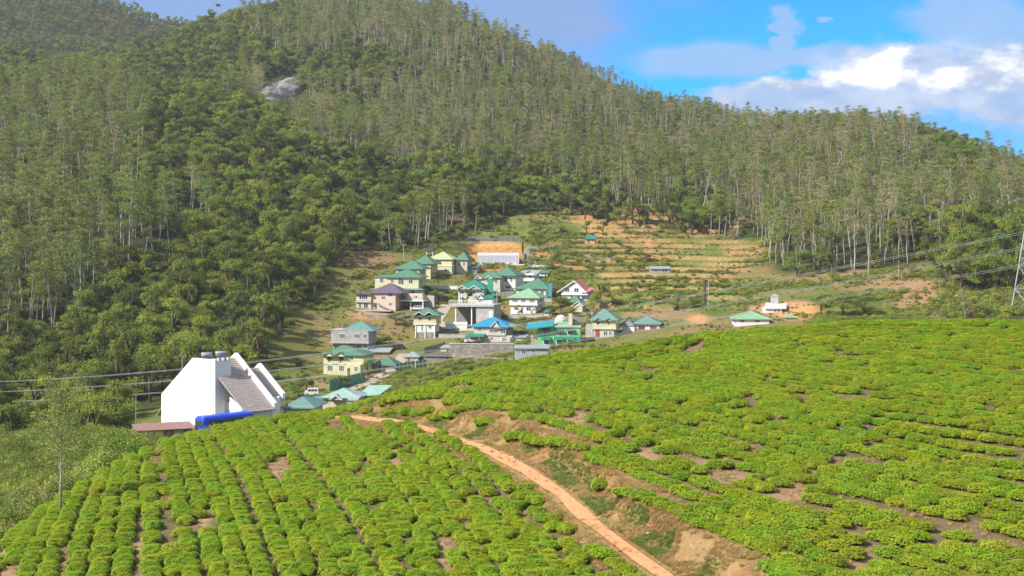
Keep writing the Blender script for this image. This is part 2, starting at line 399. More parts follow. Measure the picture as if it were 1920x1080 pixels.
bench(868, 988, 512, 534, -4.6); bench(862, 992, 541, 556, 1.2)
# ---- level pads where the big house and the road before it stand
bench(235, 545, 230, 264, -31.8, 6.0)
# ---- ground colour per vertex (soil, grass, crops; tea soil includes leaf litter and row shade)
def inpoly(px, py, poly):
    c = np.zeros(np.shape(px), bool); n = len(poly); j = n-1
    for i in range(n):
        xi, yi = poly[i]; xj, yj = poly[j]
        c ^= ((yi > py) != (yj > py)) & (px < (xj-xi)*(py-yi)/(yj-yi+1e-9)+xi); j = i
    return c
PYG = HOR - Z/YG*FPX
# cleared land (no forest), outlined on the slope by where it shows
CLEAR = [(470,790),(470,720),(500,675),(545,615),(590,560),(625,510),(655,478),(720,474),(770,470),(850,445),(930,425),(960,402),(1040,400),(1150,424),(1230,432),(1290,440),(1350,455),(1425,452),(1445,505),(1530,535),(1590,520),(1650,505),(1740,490),(1775,520),(1765,600),(1700,640),(1300,700),(1000,780)]
clear = inpoly(PXG, PYG, CLEAR) & (YG > 225) & (YG < 640)
clear |= (YG > 225) & (YG < 318)
COL = np.zeros(Z.shape+(3,)); COL[:] = (.055, .066, .024)
def paint(mask, col, w_=1.0):
    m_ = (mask*w_)[..., None] if not np.isscalar(mask) else mask
    COL[:] = COL*(1-m_)+np.array(col)*m_
n30 = vnoise(XX, YG, 26, 21)+vnoise(XX, YG, 9, 22)*.6+vnoise(XX, YG, 3.5, 23)*.5
def sm(a, lo, hi): t = np.clip((a-lo)/(hi-lo), 0, 1); return t*t*(3-2*t)
paint((mw > .2)*sm(n30, .2, .5), (.15, .12, .06))
paint(sm((YG-rY[:, None])/YG+ n30*.02, -.12, -.03)*(PXG > 420)*(PXG < 1000)*(YG < rY[:, None]+60), (.13, .15, .035), .8)
paint((YG > 1250)*sm(n30, -.1, .3), (.13, .085, .05), .6)
cf = smooth1(smooth1(clear.astype(float), 3, 0), 3, 1)
paint(cf, (.17, .185, .05)); paint(cf*sm(n30, .12, .4), (.27, .19, .09)); paint(cf*sm(-n30, -.05, .25), (.11, .15, .035)); paint(cf*sm(vnoise(XX, YG, 4, 34)+.5*vnoise(XX, YG, 1.7, 35), .1, .3), (.20, .20, .07), .7)
gx = np.gradient(Z, axis=1)/np.gradient(YG, axis=1)
flat = tm*(1-sm(gx, .12, .25)); v22 = vnoise(XX, YG*2.5, 24, 31)+vnoise(XX, YG, 5, 32)*.5; paint(tm*sm(gx, .35, .9)*sm(vnoise(XX, YG*2, 14, 33), -.35, .05), (.44, .27, .12)); paint(flat*sm(v22, -.1, .15), (.12, .22, .035)); paint(flat*sm(-v22, .22, .4), (.33, .28, .08)); paint(flat*sm(v22, .35, .45), (.09, .12, .05))
def spot(px, py, rx, ry, col, w_=1.0, nz=.5, y0=225, y1=640):
    e = np.sqrt(((PXG-px)/rx)**2+((PYG-py)/ry)**2)+n30*nz
    paint((1-sm(e, .55, 1.2))*(YG > y0)*(YG < y1), col, w_)
spot(925, 480, 62, 34, (.52,.27,.09), 1, .15); spot(925, 458, 56, 5, (.50,.34,.16), .8, .1)
spot(1010, 477, 30, 7, (.50,.28,.10)); spot(1120, 487, 60, 5, (.50,.33,.10)); spot(1070, 497, 50, 4, (.45,.24,.1))
spot(1215, 460, 8, 14, (.60,.34,.18)); spot(1400, 470, 45, 16, (.40,.24,.11), .8); spot(1490, 583, 50, 20, (.68,.33,.15), 1, .2)
spot(1440, 580, 40, 12, (.45,.28,.15)); spot(1240, 590, 70, 12, (.33,.22,.13), .8); spot(1310, 600, 25, 10, (.55,.3,.14))
spot(1560, 520, 90, 14, (.33,.24,.10), .8); spot(1660, 525, 120, 24, (.36,.23,.12), .9); spot(1730, 545, 60, 40, (.42,.24,.13), .9)
spot(700, 590, 60, 12, (.45,.26,.15), .9); spot(930, 585, 90, 12, (.42,.24,.10), .6); spot(900, 655, 70, 22, (.25,.20,.15), .8)
spot(1010, 600, 70, 10, (.45,.25,.11), .7); spot(690, 490, 70, 22, (.30,.19,.10), .9); spot(620, 560, 40, 50, (.16,.16,.045), .8)
spot(560, 640, 50, 60, (.15,.15,.04), .8); spot(600, 720, 30, 12, (.36,.26,.14), .6); spot(1140, 470, 130, 26, (.27,.20,.07), .5)
# left scrub bank beside the tea
nearm = (YG < 225)
paint(nearm.astype(float), (.12, .15, .035)); paint(nearm*sm(n30, .0, .3), (.20, .19, .06))
spot(235, 850, 40, 16, (.42,.22,.11), .8, .3, 60, 300)
TEA_L = [(-400,1400),(-200,1200),(10,1010),(60,960),(150,905),(240,862),(330,815),(470,770),(620,760),(620,1400)]
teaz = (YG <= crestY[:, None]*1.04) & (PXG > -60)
n3 = vnoise(XX, YG, 3.0, 41)+vnoise(XX, YG, 1.1, 42)*.7
GAPS = [(1480,925,38,16),(1365,900,50,13),(1215,855,34,13),(1330,868,38,8),(1630,1050,34,20),(1225,815,26,7),(1085,783,28,9),(1600,680,18,7),(1500,650,16,7),(250,1025,34,12),(385,975,12,30),(520,885,22,28),(745,865,14,26),(835,1040,18,42),(870,730,28,7),(12,1060,18,40)]
paint(teaz.astype(float), (.20, .145, .085)); paint(teaz*sm(n3, -.1, .4), (.15, .13, .06))  # soil darkened for leaf litter and for the shade between tea rows
gp_ = np.zeros(Z.shape)
for a_, b_, rx_, ry_ in GAPS: gp_ = np.maximum(gp_, 1-sm(np.sqrt(((PXG-a_)/rx_)**2+((PYG-b_)/ry_)**2)+n3*.3, .7, 1.6))
paint(teaz*gp_, (.36, .235, .145))
bk = sm(PD, -1.4, -.8)*(1-sm(PD, 2.9, 3.8))*fade*near
paint(bk, (.33, .225, .11)); paint(bk*sm(n3, .05, .4), (.38, .20, .085)); paint(bk*sm(-vnoise(XX, YG, .7, 43), .1, .3)*(PD < 2.2), (.22, .20, .07)); paint(bk*sm(vnoise(XX, YG, .8, 44)+vnoise(XX, YG, 2.5, 45)*.6, .0, .25), (.30, .155, .07), .8)
def build_terrain():
    V = np.stack([XX, YG, Z], -1).reshape(-1, 3); nx, ny = Z.shape
    a = (np.arange(nx-1)[:, None]*ny+np.arange(ny-1)[None, :]).ravel()
    F = np.stack([a, a+ny, a+ny+1, a+1], 1)
    m, nt, b = nmat('terrain')
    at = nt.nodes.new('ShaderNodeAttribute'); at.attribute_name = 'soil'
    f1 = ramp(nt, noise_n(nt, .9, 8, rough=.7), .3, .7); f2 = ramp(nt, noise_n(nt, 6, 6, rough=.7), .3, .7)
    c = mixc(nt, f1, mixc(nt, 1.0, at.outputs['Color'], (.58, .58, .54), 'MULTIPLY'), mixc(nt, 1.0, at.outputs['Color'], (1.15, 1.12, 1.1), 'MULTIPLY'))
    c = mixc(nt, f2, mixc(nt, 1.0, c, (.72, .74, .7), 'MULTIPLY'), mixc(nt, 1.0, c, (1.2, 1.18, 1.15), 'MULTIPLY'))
    lnk(nt, c, b.inputs['Base Color']); b.inputs['Roughness'].default_value = .95; b.inputs['Specular IOR Level'].default_value = .1
    bp = nt.nodes.new('ShaderNodeBump'); bp.inputs['Strength'].default_value = .6; bp.inputs['Distance'].default_value = .12
    lnk(nt, noise_n(nt, 4, 8, rough=.7), bp.inputs['Height']); lnk(nt, bp.outputs[0], b.inputs['Normal'])
    me = mesh_np('terrain', V, F, m, True)
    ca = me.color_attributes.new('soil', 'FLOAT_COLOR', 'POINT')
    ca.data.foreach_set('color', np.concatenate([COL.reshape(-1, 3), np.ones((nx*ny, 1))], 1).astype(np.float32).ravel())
    tag(link('terrain', me), kind='structure')
build_terrain()
# apron of ground behind the viewpoint
MB().poly([(-60,-60,-3.2),(60,-60,-3.2),(3,2,-2.62),(-3,2,-2.62)]).build('ground', mat('dirt', (.2,.18,.08)))
tag(bpy.data.objects['ground'], kind='structure')
def strip(name, pts, width, m, lift=.03, step=None):
    pts = np.array(pts, float); n = len(pts); T = np.gradient(pts, axis=0); T /= np.linalg.norm(T, axis=1)[:, None]
    Nn = np.stack([T[:, 1], -T[:, 0]], 1); k = 5; V = []; wv = np.broadcast_to(width, (n,))
    for j in range(k):
        q = pts + Nn*((j/(k-1)-.5)*wv)[:, None]; V.append(np.concatenate([q, (ground(q[:, 0], q[:, 1])+lift)[:, None]], 1))
    V = np.stack(V, 1).reshape(-1, 3); a = (np.arange(n-1)[:, None]*k+np.arange(k-1)[None, :]).ravel()
    return tag(link(name, mesh_np(name, V, np.stack([a, a+1, a+k+1, a+k], 1), m, True)), kind='structure')
pw = .72 + .3*vnoise(P0[:, 0], P0[:, 1], 2.5, 51)
strip('footpath', P0, pw, mat('path_soil', (.56, .275, .125), .95, .2, 3), .05)
def road(name, pxs, width, m, y0=225, lift=.12):
    q = np.array([hit(a, b, y0)[:2] for a, b in pxs]); t = np.linspace(0, len(q)-1, 40*len(q))
    q = np.stack([smooth1(np.interp(t, range(len(q)), q[:, k]), 8) for k in (0, 1)], 1)
    return strip(name, q, width, m, lift)

# ------------------------------------------------------------------ tea
tea_m = foliage_mat('tea_leaves', (.19, .30, .010), (.36, .455, .018), .25, .15)
tea_dark = mat('tea_twigs', (.035, .05, .012), .9, .4, 8)
def tea_bush_mesh(seed):
    r = np.random.default_rng(seed); n = 2000
    th = r.random(n)*2*np.pi; rad = np.sqrt(r.random(n)); ph = r.random(3)*6.28
    rim = 1+.09*np.sin(3*th+ph[0])+.07*np.sin(5*th+ph[1])
    top = .38*(1-rad**6)+.07*np.sin(4*rad*np.cos(th)+ph[2])*np.cos(3*rad*np.sin(th))
    zc = .16+top + r.normal(size=n)*.022
    c = np.stack([.56*rim*rad*np.cos(th), .56*rim*rad*np.sin(th), zc], 1)
    ns = 380; ts = r.random(ns)*2*np.pi; rs = 1+.09*np.sin(3*ts+ph[0])+.07*np.sin(5*ts+ph[1])
    side = np.stack([.50*rs*np.cos(ts), .50*rs*np.sin(ts), .10+.34*r.random(ns)], 1)
    out = np.concatenate([np.zeros((n, 3)), np.stack([np.cos(ts), np.sin(ts), 0*ts], 1)*1.2])
    out[:n, :2] = (c[:, :2]/.6)*(rad**2)[:, None]*1.2
    V, F = leaf_quads(np.concatenate([c, side]), r.uniform(.04, .078, n+ns), .75, .6, r, out)
    me_l = mesh_np('leaves', V, F, tea_m)
    # dark twiggy core
    mb = MB(); k = 12; rings = [(.16, -.25), (.30, .02), (.44, .18), (.44, .32), (.28, .40)]
    for i, (rr, z) in enumerate(rings):
        for j in range(k):
            t = 2*math.pi*j/k; q = rr*(1+.16*math.sin(3*t+ph[0]))*(1+.1*r.random()); mb.v.append((q*math.cos(t), q*math.sin(t), z))
    for i in range(len(rings)-1):
        for j in range(k): mb.f.append((i*k+j, i*k+(j+1) % k, (i+1)*k+(j+1) % k, (i+1)*k+j))
    mb.f.append(tuple((len(rings)-1)*k+j for j in range(k)))
    return me_l, mb.mesh('stems', tea_dark)
tea_meshes = [tea_bush_mesh(100+i) for i in range(6)]
GUIDE_R = [[(610,770),(720,748),(860,716),(1000,680),(1130,662),(1300,634),(1440,624),(1600,615),(1920,616)],
 [(640,790),(760,790),(870,792)],[(1050,735),(1180,750),(1300,775)],[(1300,735),(1420,740),(1490,765)],[(1610,778),(1760,795),(1900,815)],
 [(1440,800),(1640,860)],[(1300,890),(1520,940)],[(1560,950),(1800,1010)],[(1700,890),(1920,925)],[(1000,830),(1120,860),(1250,915)],
 [(1180,930),(1290,985),(1400,1040)],[(1380,990),(1620,1070)],[(1650,660),(1900,680)],[(1550,700),(1900,745)],[(1000,740),(1100,745)]]
GUIDE_L = [[(590,1080),(540,950),(480,850)],[(300,1060),(285,950),(275,870)],[(640,1075),(560,930),(480,845)],[(900,1070),(840,940),(720,820)],
 [(1230,1065),(1100,1000),(980,900),(860,840)],[(50,1075),(110,960)],[(170,1075),(190,980),(230,890)],[(420,1080),(380,960),(340,850)],
 [(1000,1060),(900,950),(800,860)],[(700,860),(620,800)],[(760,1075),(680,950),(600,840)],[(330,850),(400,805),(480,790)]]
def guides(G):
    out = []
    for g in G:
        w_ = [hit(a, b, 30, 150)[:2] for a, b in g]
        for a, b in zip(w_[:-1], w_[1:]):
            a = np.array(a); b = np.array(b); L_ = np.linalg.norm(b-a)
            if L_ < .5 or L_ > 60: continue
            d = (b-a)/L_; n = max(2, int(L_/4))
            for t in np.linspace(0, 1, n): out.append((*(a+(b-a)*t), *d))
    return np.array(out)
GR, GL = guides(GUIDE_R), guides(GUIDE_L)
def dir_field(G):           # average axial direction of the guide rows on a 1.5 m grid
    gx_, gy_ = np.meshgrid(np.arange(-80, 90, 1.5), np.arange(30, 170, 1.5), indexing='ij')
    d2 = (G[:, 0]-gx_[..., None])**2+(G[:, 1]-gy_[..., None])**2+4; wv = 1/d2**1.6; ang = np.arctan2(G[:, 3], G[:, 2])*2
    a = .5*np.arctan2((np.sin(ang)*wv).sum(-1), (np.cos(ang)*wv).sum(-1)); return a.tolist()
def tdir(x, y, D, ref):
    i = min(max(int((x+80)/1.5+.5), 0), len(D)-1); j = min(max(int((y-30)/1.5+.5), 0), len(D[0])-1)
    a = D[i][j]; c, s = math.cos(a), math.sin(a)
    return (c, s) if c*ref[0]+s*ref[1] >= 0 else (-c, -s)
gaps = [(1480,925,38,16),(1365,900,50,13),(1215,855,34,13),(1330,868,38,8),(1630,1050,34,20),(1225,815,26,7),(1085,783,28,9),(1600,680,18,7),(1500,650,16,7),(1400,755,20,8),(1225,712,18,5),
 (250,1025,34,12),(385,975,12,30),(520,885,22,28),(745,865,14,26),(835,1040,18,42),(700,950,14,16),(935,935,26,10),(280,870,20,8),(700,1055,12,20),(625,800,14,16),
 (760,1070,14,16),(870,730,28,7),(12,1060,18,40),(770,1000,10,24),(1700,870,26,8),(1530,960,28,10),(1790,790,20,7),(880,985,16,12),(985,960,12,26),(590,960,8,40),(680,890,9,30),(1900,860,30,7),(1460,790,14,10)]
def tea_allowed(x, y):
    px = px_of(x, y); z = gz(x, y); py = HOR-z/y*FPX
    if px < -60 or px > 2060 or y < 52 or py > 1180: return False
    if y > float(np.interp(px, PX, crestY))*1.05: return False
    if px < 620 and py < float(np.interp(px, [a for a, _ in TEA_L[:9]], [b for _, b in TEA_L[:9]]))-14 and y > 60: return False
    for a, b, rx, ry in gaps:
        if ((px-a)/rx)**2+((py-b)/ry)**2 < 1: return False
    return True
_gx, _gy = np.meshgrid(np.arange(-80, 90, .4), np.arange(10, 170, .4), indexing='ij'); _pd, _pp = path_dist(_gx, _gy); _pd = _pd.tolist(); _pp = _pp.tolist()
CYL = crestY.tolist()
def streams(G, side, sp, seed):
    r = random.Random(seed); cell = sp; grid = {}; pts = []
    def near_(x, y, lim, sid):
        i, j = int(x//cell), int(y//cell)
        for a in (-1, 0, 1):
            for b in (-1, 0, 1):
                for (qx, qy, q) in grid.get((i+a, j+b), ()):
                    if q != sid and (qx-x)**2+(qy-y)**2 < lim*lim: return True
        return False
    def inside(x, y):
        px = px_of(x, y)
        if not (-80 < px < 2080 and 50 < y < 135): return False
        if y > CYL[int((px-PX[0])/10)]*1.06: return False
        i = int((x+80)/.4+.5); j = int((y-10)/.4+.5); d = _pd[i][j]; par = _pp[i][j]
        if side > 0: return d > 3.0-1.9*min(1, par*1.6)+.35*math.sin(x*1.3+y)+.35 or (par > .97 and d > 1.2)
        return d < (-.85 if par < .62 else -.3) or (par > .98 and d < 1.2)
    queue = [(g[0], g[1]) for g in G]; r.shuffle(queue); lines = []; sid = 0; D = dir_field(G)
    while queue:
        x, y = queue.pop(0)
        if not inside(x, y) or near_(x, y, sp*.93, -1): continue
        sid += 1; line = [(x, y)]
        for sgn in (1, -1):
            cx, cy = x, y; ref = tdir(x, y, D, (1., 0.)); ref = (ref[0]*sgn, ref[1]*sgn); seg = []
            for _ in range(260):
                v = tdir(cx, cy, D, ref); cx += v[0]*.45; cy += v[1]*.45; ref = v
                if not inside(cx, cy) or near_(cx, cy, sp*.66, sid): break
                seg.append((cx, cy))
            line = line+seg if sgn == 1 else seg[::-1]+line
        if len(line) < 4: continue
        for p in line: grid.setdefault((int(p[0]//cell), int(p[1]//cell)), []).append((p[0], p[1], sid))
        lines.append(line)
        for k in range(0, len(line), 5):
            p = line[k]; v = tdir(p[0], p[1], D, (1., 0.)); n = (-v[1], v[0])
            queue.append((p[0]+n[0]*sp, p[1]+n[1]*sp)); queue.append((p[0]-n[0]*sp, p[1]-n[1]*sp))
    for line in lines:
        acc = r.random()*.9; nxt = 0
        for a, b in zip(line[:-1], line[1:]):
            d = math.hypot(b[0]-a[0], b[1]-a[1])
            while acc <= d:
                t = acc/d; x = a[0]+(b[0]-a[0])*t; y = a[1]+(b[1]-a[1])*t
                nz = float(vnoise(np.array([x]), np.array([y]), 5.0, 60+seed)[0])
                if r.random() > (.045 if side > 0 else .06)+max(0, nz-.19)*1.5 and tea_allowed(x, y):
                    pts.append((x+r.gauss(0, .06), y+r.gauss(0, .06), math.atan2(b[1]-a[1], b[0]-a[0])))
                acc += r.uniform(.68, 1.02)
            acc -= d
    g2 = {}                                     # young bushes planted where two rows drift apart
    for p in pts: g2.setdefault((int(p[0]//1.2), int(p[1]//1.2)), []).append(p)
    for _ in range(26000 if side < 0 else 22000):
        y = math.sqrt(r.uniform(52**2, 122**2)); x = r.uniform(-.40, .44)*y
        if not inside(x, y): continue
        i, j = int(x//1.2), int(y//1.2)
        if any((q[0]-x)**2+(q[1]-y)**2 < (.55 if side < 0 else 1.25) for a in (-1, 0, 1) for b in (-1, 0, 1) for q in g2.get((i+a, j+b), ())): continue
        if not tea_allowed(x, y) or float(vnoise(np.array([x]), np.array([y]), 5.0, 60+seed)[0]) > .2: continue
        p = (x, y, r.random()*3); pts.append(p); g2.setdefault((i, j), []).append(p)
    return pts
tea_pts = [(p, 1) for p in streams(GR, 1, 1.34, 1)] + [(p, -1) for p in streams(GL, -1, .86, 2)]
print('tea bushes', len(tea_pts))
tea_pts.sort(key=lambda q: q[0][1] + (1000 if not (-20 < px_of(q[0][0], q[0][1]) < 1940) or HOR-gz(q[0][0], q[0][1])/q[0][1]*FPX > 1105 else 0))
TEA_LAB = {1: 'round clipped tea bush in the near rows above the bank right of the footpath',
           -1: 'round clipped tea bush in the near rows left of the orange footpath'}
TEA_GRP = {1: 'tea bushes above the bank right of the footpath', -1: 'tea bushes left of the footpath'}
def tea_label(x, y, side):
    px = px_of(x, y); d = abs(_pd[int((x+80)/.4+.5)][int((y-10)/.4+.5)])
    if side < 0:
        if d < 2: return 'clipped tea bush at the very edge of the orange footpath, on its left'
        if px < 300: return 'clipped tea bush in the near rows at the bottom left corner'
        if px < 650: return 'clipped tea bush in the near rows below the white gabled house'
        if px < 900: return 'clipped tea bush in the near rows midway between the corner and footpath'
        return 'clipped tea bush in the last near rows before the orange footpath'
    if d < 5: return 'clipped tea bush on the lip of the bank right of the footpath'
    if px > 1650: return 'clipped tea bush in the nearest rows at the bottom right corner'
    return 'round clipped tea bush in the near rows above the bank right of the footpath'
tea_proto = []; SP, SR, SS, SV = [], [], [], []
for i, ((x, y, a), side) in enumerate(tea_pts):
    s = random.uniform(.79, .93) if side < 0 else random.uniform(.82, .98); sz = random.uniform(.66, .84)*(.92 if side < 0 else 1); rot = a+random.choice((0, math.pi))+random.uniform(-.2, .2); lx = s*random.uniform(1.25, 1.6)
    k = i % 6; z = gz(x, y)-.03; z = z
    if i < 300:
        o = empty('tea_bush', (x, y, z), rot); o.scale = (lx, s, sz)
        p1 = link('leaves', tea_meshes[k][0], o); p2 = link('stems', tea_meshes[k][1], o)
        tag(o, tea_label(x, y, side), 'tea bush', TEA_GRP[side])
        if i < 6: tea_proto.append([p1, p2])
    else:
        SP.append((x, y, z)); SR.append((0, 0, rot)); SS.append((lx, s, sz)); SV.append(k)
inst_points('tea_bushes', SP, SR, SS, SV, tea_proto, 'rows of clipped tea bushes covering the farther part of the hill')
# ------------------------------------------------------------------ forest
bark_pale = mat('bark_pale', (.38, .35, .29), .85, .35, 1.2)
bark_dark = mat('bark_dark', (.14, .10, .07), .9, .3, 1.2)
euc_leaf = foliage_mat('eucalyptus_leaves', (.14, .18, .03), (.33, .365, .075), .3, .3)
euc_dry = foliage_mat('sparse_leaves', (.22, .20, .08), (.41, .37, .155), .25, .25)
broad_leaf = foliage_mat('broad_leaves', (.10, .15, .018), (.30, .355, .045), .3, .5)
shrub_leaf = foliage_mat('shrub_leaves', (.16, .20, .03), (.38, .40, .08), .25, .4)
dry_leaf = foliage_mat('dry_leaves', (.16, .12, .06), (.34, .26, .14), .15, .3)
def branch(mb, p, d, L_, r0, r, n=4, droop=0.0, sides=5):
    pts = [p]; v = Vector(d).normalized(); q = Vector(p)
    for i in range(n):
        v = (v + Vector((r.gauss(0, .13), r.gauss(0, .13), r.gauss(0, .08)+.1-droop))).normalized(); q = q + v*(L_/n); pts.append(tuple(q))
    mb.tube(pts, [r0*(1-.8*i/n) for i in range(n+1)], sides); return pts
def eucalyptus(seed, H=22, leafy=1.0, lean=0.3, low=.45, m_leaf=None, spread=1.0, trunk_r=.26):
    r = random.Random(seed); g = np.random.default_rng(seed); mb = MB(); th = r.uniform(0, 6.28)
    tp = []; n = 7; dx = math.cos(th)*lean; dy = math.sin(th)*lean; x = y = 0
    for i in range(n+1):
        z = H*.93*i/n; tp.append((x, y, z-(.8 if i == 0 else 0))); x += dx+r.gauss(0, .16); y += dy+r.gauss(0, .16)
    mb.tube(tp, [trunk_r*(1-.78*i/n) for i in range(n+1)], 7)
    cl = []; nb = r.randint(9, 13)
    for k in range(nb):
        f = low+(1-low)*(k+.5)/nb; z = H*.93*f; i = min(n-1, int(f*n)); t = f*n-i
        p = [tp[i][c]+(tp[i+1][c]-tp[i][c])*t for c in range(3)]
        a = k*2.4+r.uniform(-.5, .5); L_ = H*(.19-.12*(f-low)/(1-low))*r.uniform(.6, 1.2)*spread
        up = r.uniform(.7, 1.4); pts = branch(mb, p, (math.cos(a), math.sin(a), up), L_, trunk_r*.4*(1.15-f), r)
        cl.append((pts[-1], r.uniform(.7, 1.35))); 
        if r.random() < .75: cl.append((pts[-2], r.uniform(.45, .9)))
        a2 = a+r.choice((-.8, .8)); p2 = branch(mb, pts[2], (math.cos(a2), math.sin(a2), up), L_*.5, trunk_r*.2, r, 3, 0, 4); cl.append((p2[-1], r.uniform(.5, 1.0)))
    cl.append((tp[-1], 1.1))
    cs, ss = [], []
    for (p, q) in cl:
        k = int(84*q*q*leafy)+3; c = g.normal(size=(k, 3))*np.array([q*.78, q*.78, q*.27]); cs.append(c+np.array(p)+np.array([0, 0, .3])); ss.append(g.uniform(.24, .5, k))
    V, F = leaf_quads(np.concatenate(cs), np.concatenate(ss), .35, .55, g)
    return mesh_np('crown', V, F, m_leaf or euc_leaf), mb.mesh('trunk', bark_pale, True)
def broadleaf(seed, H=11, W=4.2, m_leaf=None, low=.25, n=2100, leaf=(.34, .66), bark=None):
    r = random.Random(seed); g = np.random.default_rng(seed); mb = MB()
    tp = [(0, 0, -.8), (r.gauss(0, .2), r.gauss(0, .2), H*.35), (r.gauss(0, .4), r.gauss(0, .4), H*.72)]
    mb.tube(tp, [H*.028, H*.02, H*.008], 7)
    cl = []
    for k in range(11):
        a = k*2.4+r.random(); z = H*(low+.12+(.8-low)*((k*.618) % 1)); rr = W*(1-.55*max(0, (z/H-low-.25)))*r.uniform(.45, .8)
        p = (rr*math.cos(a), rr*math.sin(a), z); cl.append((p, W*r.uniform(.32, .52)))
        mb.tube([(0, 0, z*.62), (p[0]*.5, p[1]*.5, z*.85), p], [H*.012, H*.008, H*.003], 5)
    cl.append(((tp[-1][0], tp[-1][1], H*.86), W*.45))
    wv = np.array([q**2 for _, q in cl]); idx = g.choice(len(cl), n, p=wv/wv.sum()); cp = np.array([p for p, _ in cl])[idx]; cr = np.array([q for _, q in cl])[idx]
    d = g.normal(size=(n, 3)); d /= np.linalg.norm(d, axis=1)[:, None]; d[:, 2] = np.where(d[:, 2] < -.3, -d[:, 2], d[:, 2])
    rad = cr*(g.random(n)**.35)*(1+.25*np.sin(d[:, 0]*7+d[:, 1]*5))
    c = cp+d*rad[:, None]*np.array([1, 1, .72])
    V, F = leaf_quads(c, g.uniform(*leaf, n), .25, .7, g, d*.9)
    return mesh_np('crown', V, F, m_leaf or broad_leaf), mb.mesh('trunk', bark or bark_dark, True)
def shrub(seed, m_leaf, n=700, W=1.0, H=.9, leaf=(.07, .17)):
    r = random.Random(seed); g = np.random.default_rng(seed); mb = MB(); cl = []
    for k in range(7):
        a = k*2.4; p = (W*.55*math.cos(a)*r.random(), W*.55*math.sin(a)*r.random(), H*r.uniform(.35, .7)); cl.append((p, W*r.uniform(.3, .5)))
        mb.tube([(0, 0, -.3), (p[0]*.5, p[1]*.5, p[2]*.6), p], [.05, .03, .01], 4)
    idx = g.integers(0, len(cl), n); cp = np.array([p for p, _ in cl])[idx]; cr = np.array([q for _, q in cl])[idx]
    d = g.normal(size=(n, 3)); d /= np.linalg.norm(d, axis=1)[:, None]
    c = cp+d*(cr*g.random(n)**.4)[:, None]*np.array([1, 1, .75]); c[:, 2] = np.maximum(c[:, 2], .02)
    V, F = leaf_quads(c, g.uniform(*leaf, n), .3, .6, g, d*.7)
    return mesh_np('leaves', V, F, m_leaf), mb.mesh('stems', bark_dark, True)
EUC = [eucalyptus(1, 23), eucalyptus(2, 21, 1.2, .2), eucalyptus(3, 24, .9, .45), eucalyptus(4, 19, 1.3, .3, .35), eucalyptus(5, 22, .55, .3, .5, euc_dry), eucalyptus(6, 20, .35, .4, .4, euc_dry), eucalyptus(7, 18, 1.0, .2, .3)]
BRO = [broadleaf(11, 11, 3.5, n=4200, leaf=(.19, .38)), broadleaf(12, 9, 3.4, n=3900, leaf=(.19, .37)), broadleaf(13, 13, 3.8, n=4600, leaf=(.19, .38)), broadleaf(14, 12, 2.9, n=3900, leaf=(.19, .37)), broadleaf(15, 8, 3.7, n=3700, leaf=(.19, .37))]
SHR = [shrub(21, shrub_leaf), shrub(22, shrub_leaf, 380, 1.2, .8), shrub(23, dry_leaf, 300, 1.0, .7), shrub(24, broad_leaf, 420, 1.0, 1.1), shrub(25, shrub_leaf, 3200, 1.0, 1.0, (.03, .075)), shrub(26, dry_leaf, 2200, 1.1, .8, (.025, .06)), shrub(27, broad_leaf, 3000, 1.0, 1.1, (.03, .07))]
# horizon seen from the hill top: what stands behind a crest is left out
SL = Z/YG; HMAX = np.maximum.accumulate(np.concatenate([np.full((len(PX), 1), -9), SL[:, :-1]], 1), 1)
def visible(x, y, h):
    i = np.clip(((px_of(x, y)-PX[0])/10).astype(int), 0, len(PX)-1); j = np.clip(np.searchsorted(LY, np.log(y))-1, 0, len(YY)-1)
    return (ground(x, y)+h)/y > HMAX[i, j]+.0004
def scatter(n, y0, y1, p0=-260, p1=2180, seed=1):
    g = np.random.default_rng(seed); y = np.sqrt(g.uniform(y0*y0, y1*y1, n)); p = g.uniform(p0, p1, n); x = (p-960)/FPX*y
    z = ground(x, y); return x, y, z, p, HOR-z/y*FPX
def thin(x, y, d, order=None):
    keep = np.zeros(len(x), bool); grid = {}
    for i in range(len(x)):
        di = d[i] if not np.isscalar(d) else d; a, b = int(x[i]//8), int(y[i]//8); ok = True
        for u_ in (-1, 0, 1):
            for v_ in (-1, 0, 1):
                for (qx, qy) in grid.get((a+u_, b+v_), ()):
                    if (qx-x[i])**2+(qy-y[i])**2 < di*di: ok = False; break
                if not ok: break
            if not ok: break
        if ok: keep[i] = True; grid.setdefault((a, b), []).append((x[i], y[i]))
    return keep
def gsum(px, py, L_):
    s = np.zeros(np.shape(px))
    for a, b, rx, ry, w_ in L_: s += w_*np.exp(-((px-a)/rx)**2-((py-b)/ry)**2)
    return s
BROAD = [(120,130,170,45,1.2),(330,180,90,60,1.2),(340,260,60,40,1.3),(220,110,100,30,1),(560,330,170,45,.9),(760,360,200,35,1.0),(960,380,140,35,.9),(1090,380,60,25,.8),
 (560,420,110,100,1.3),(430,520,140,110,1.0),(330,620,160,80,1.1),(560,560,70,80,1.3),(680,430,60,30,1.2),(230,700,300,55,1.2),(90,770,220,90,1.5),(1780,300,70,50,.9),(1560,290,80,40,.7),(1850,530,100,80,1.6),(480,260,80,40,.7),
 (1300,385,60,40,.5),(1600,560,70,35,1.2),(470,110,120,30,.5),(150,30,260,60,1.4),(560,170,60,20,.7)]
TREES_E, TREES_B = [], []
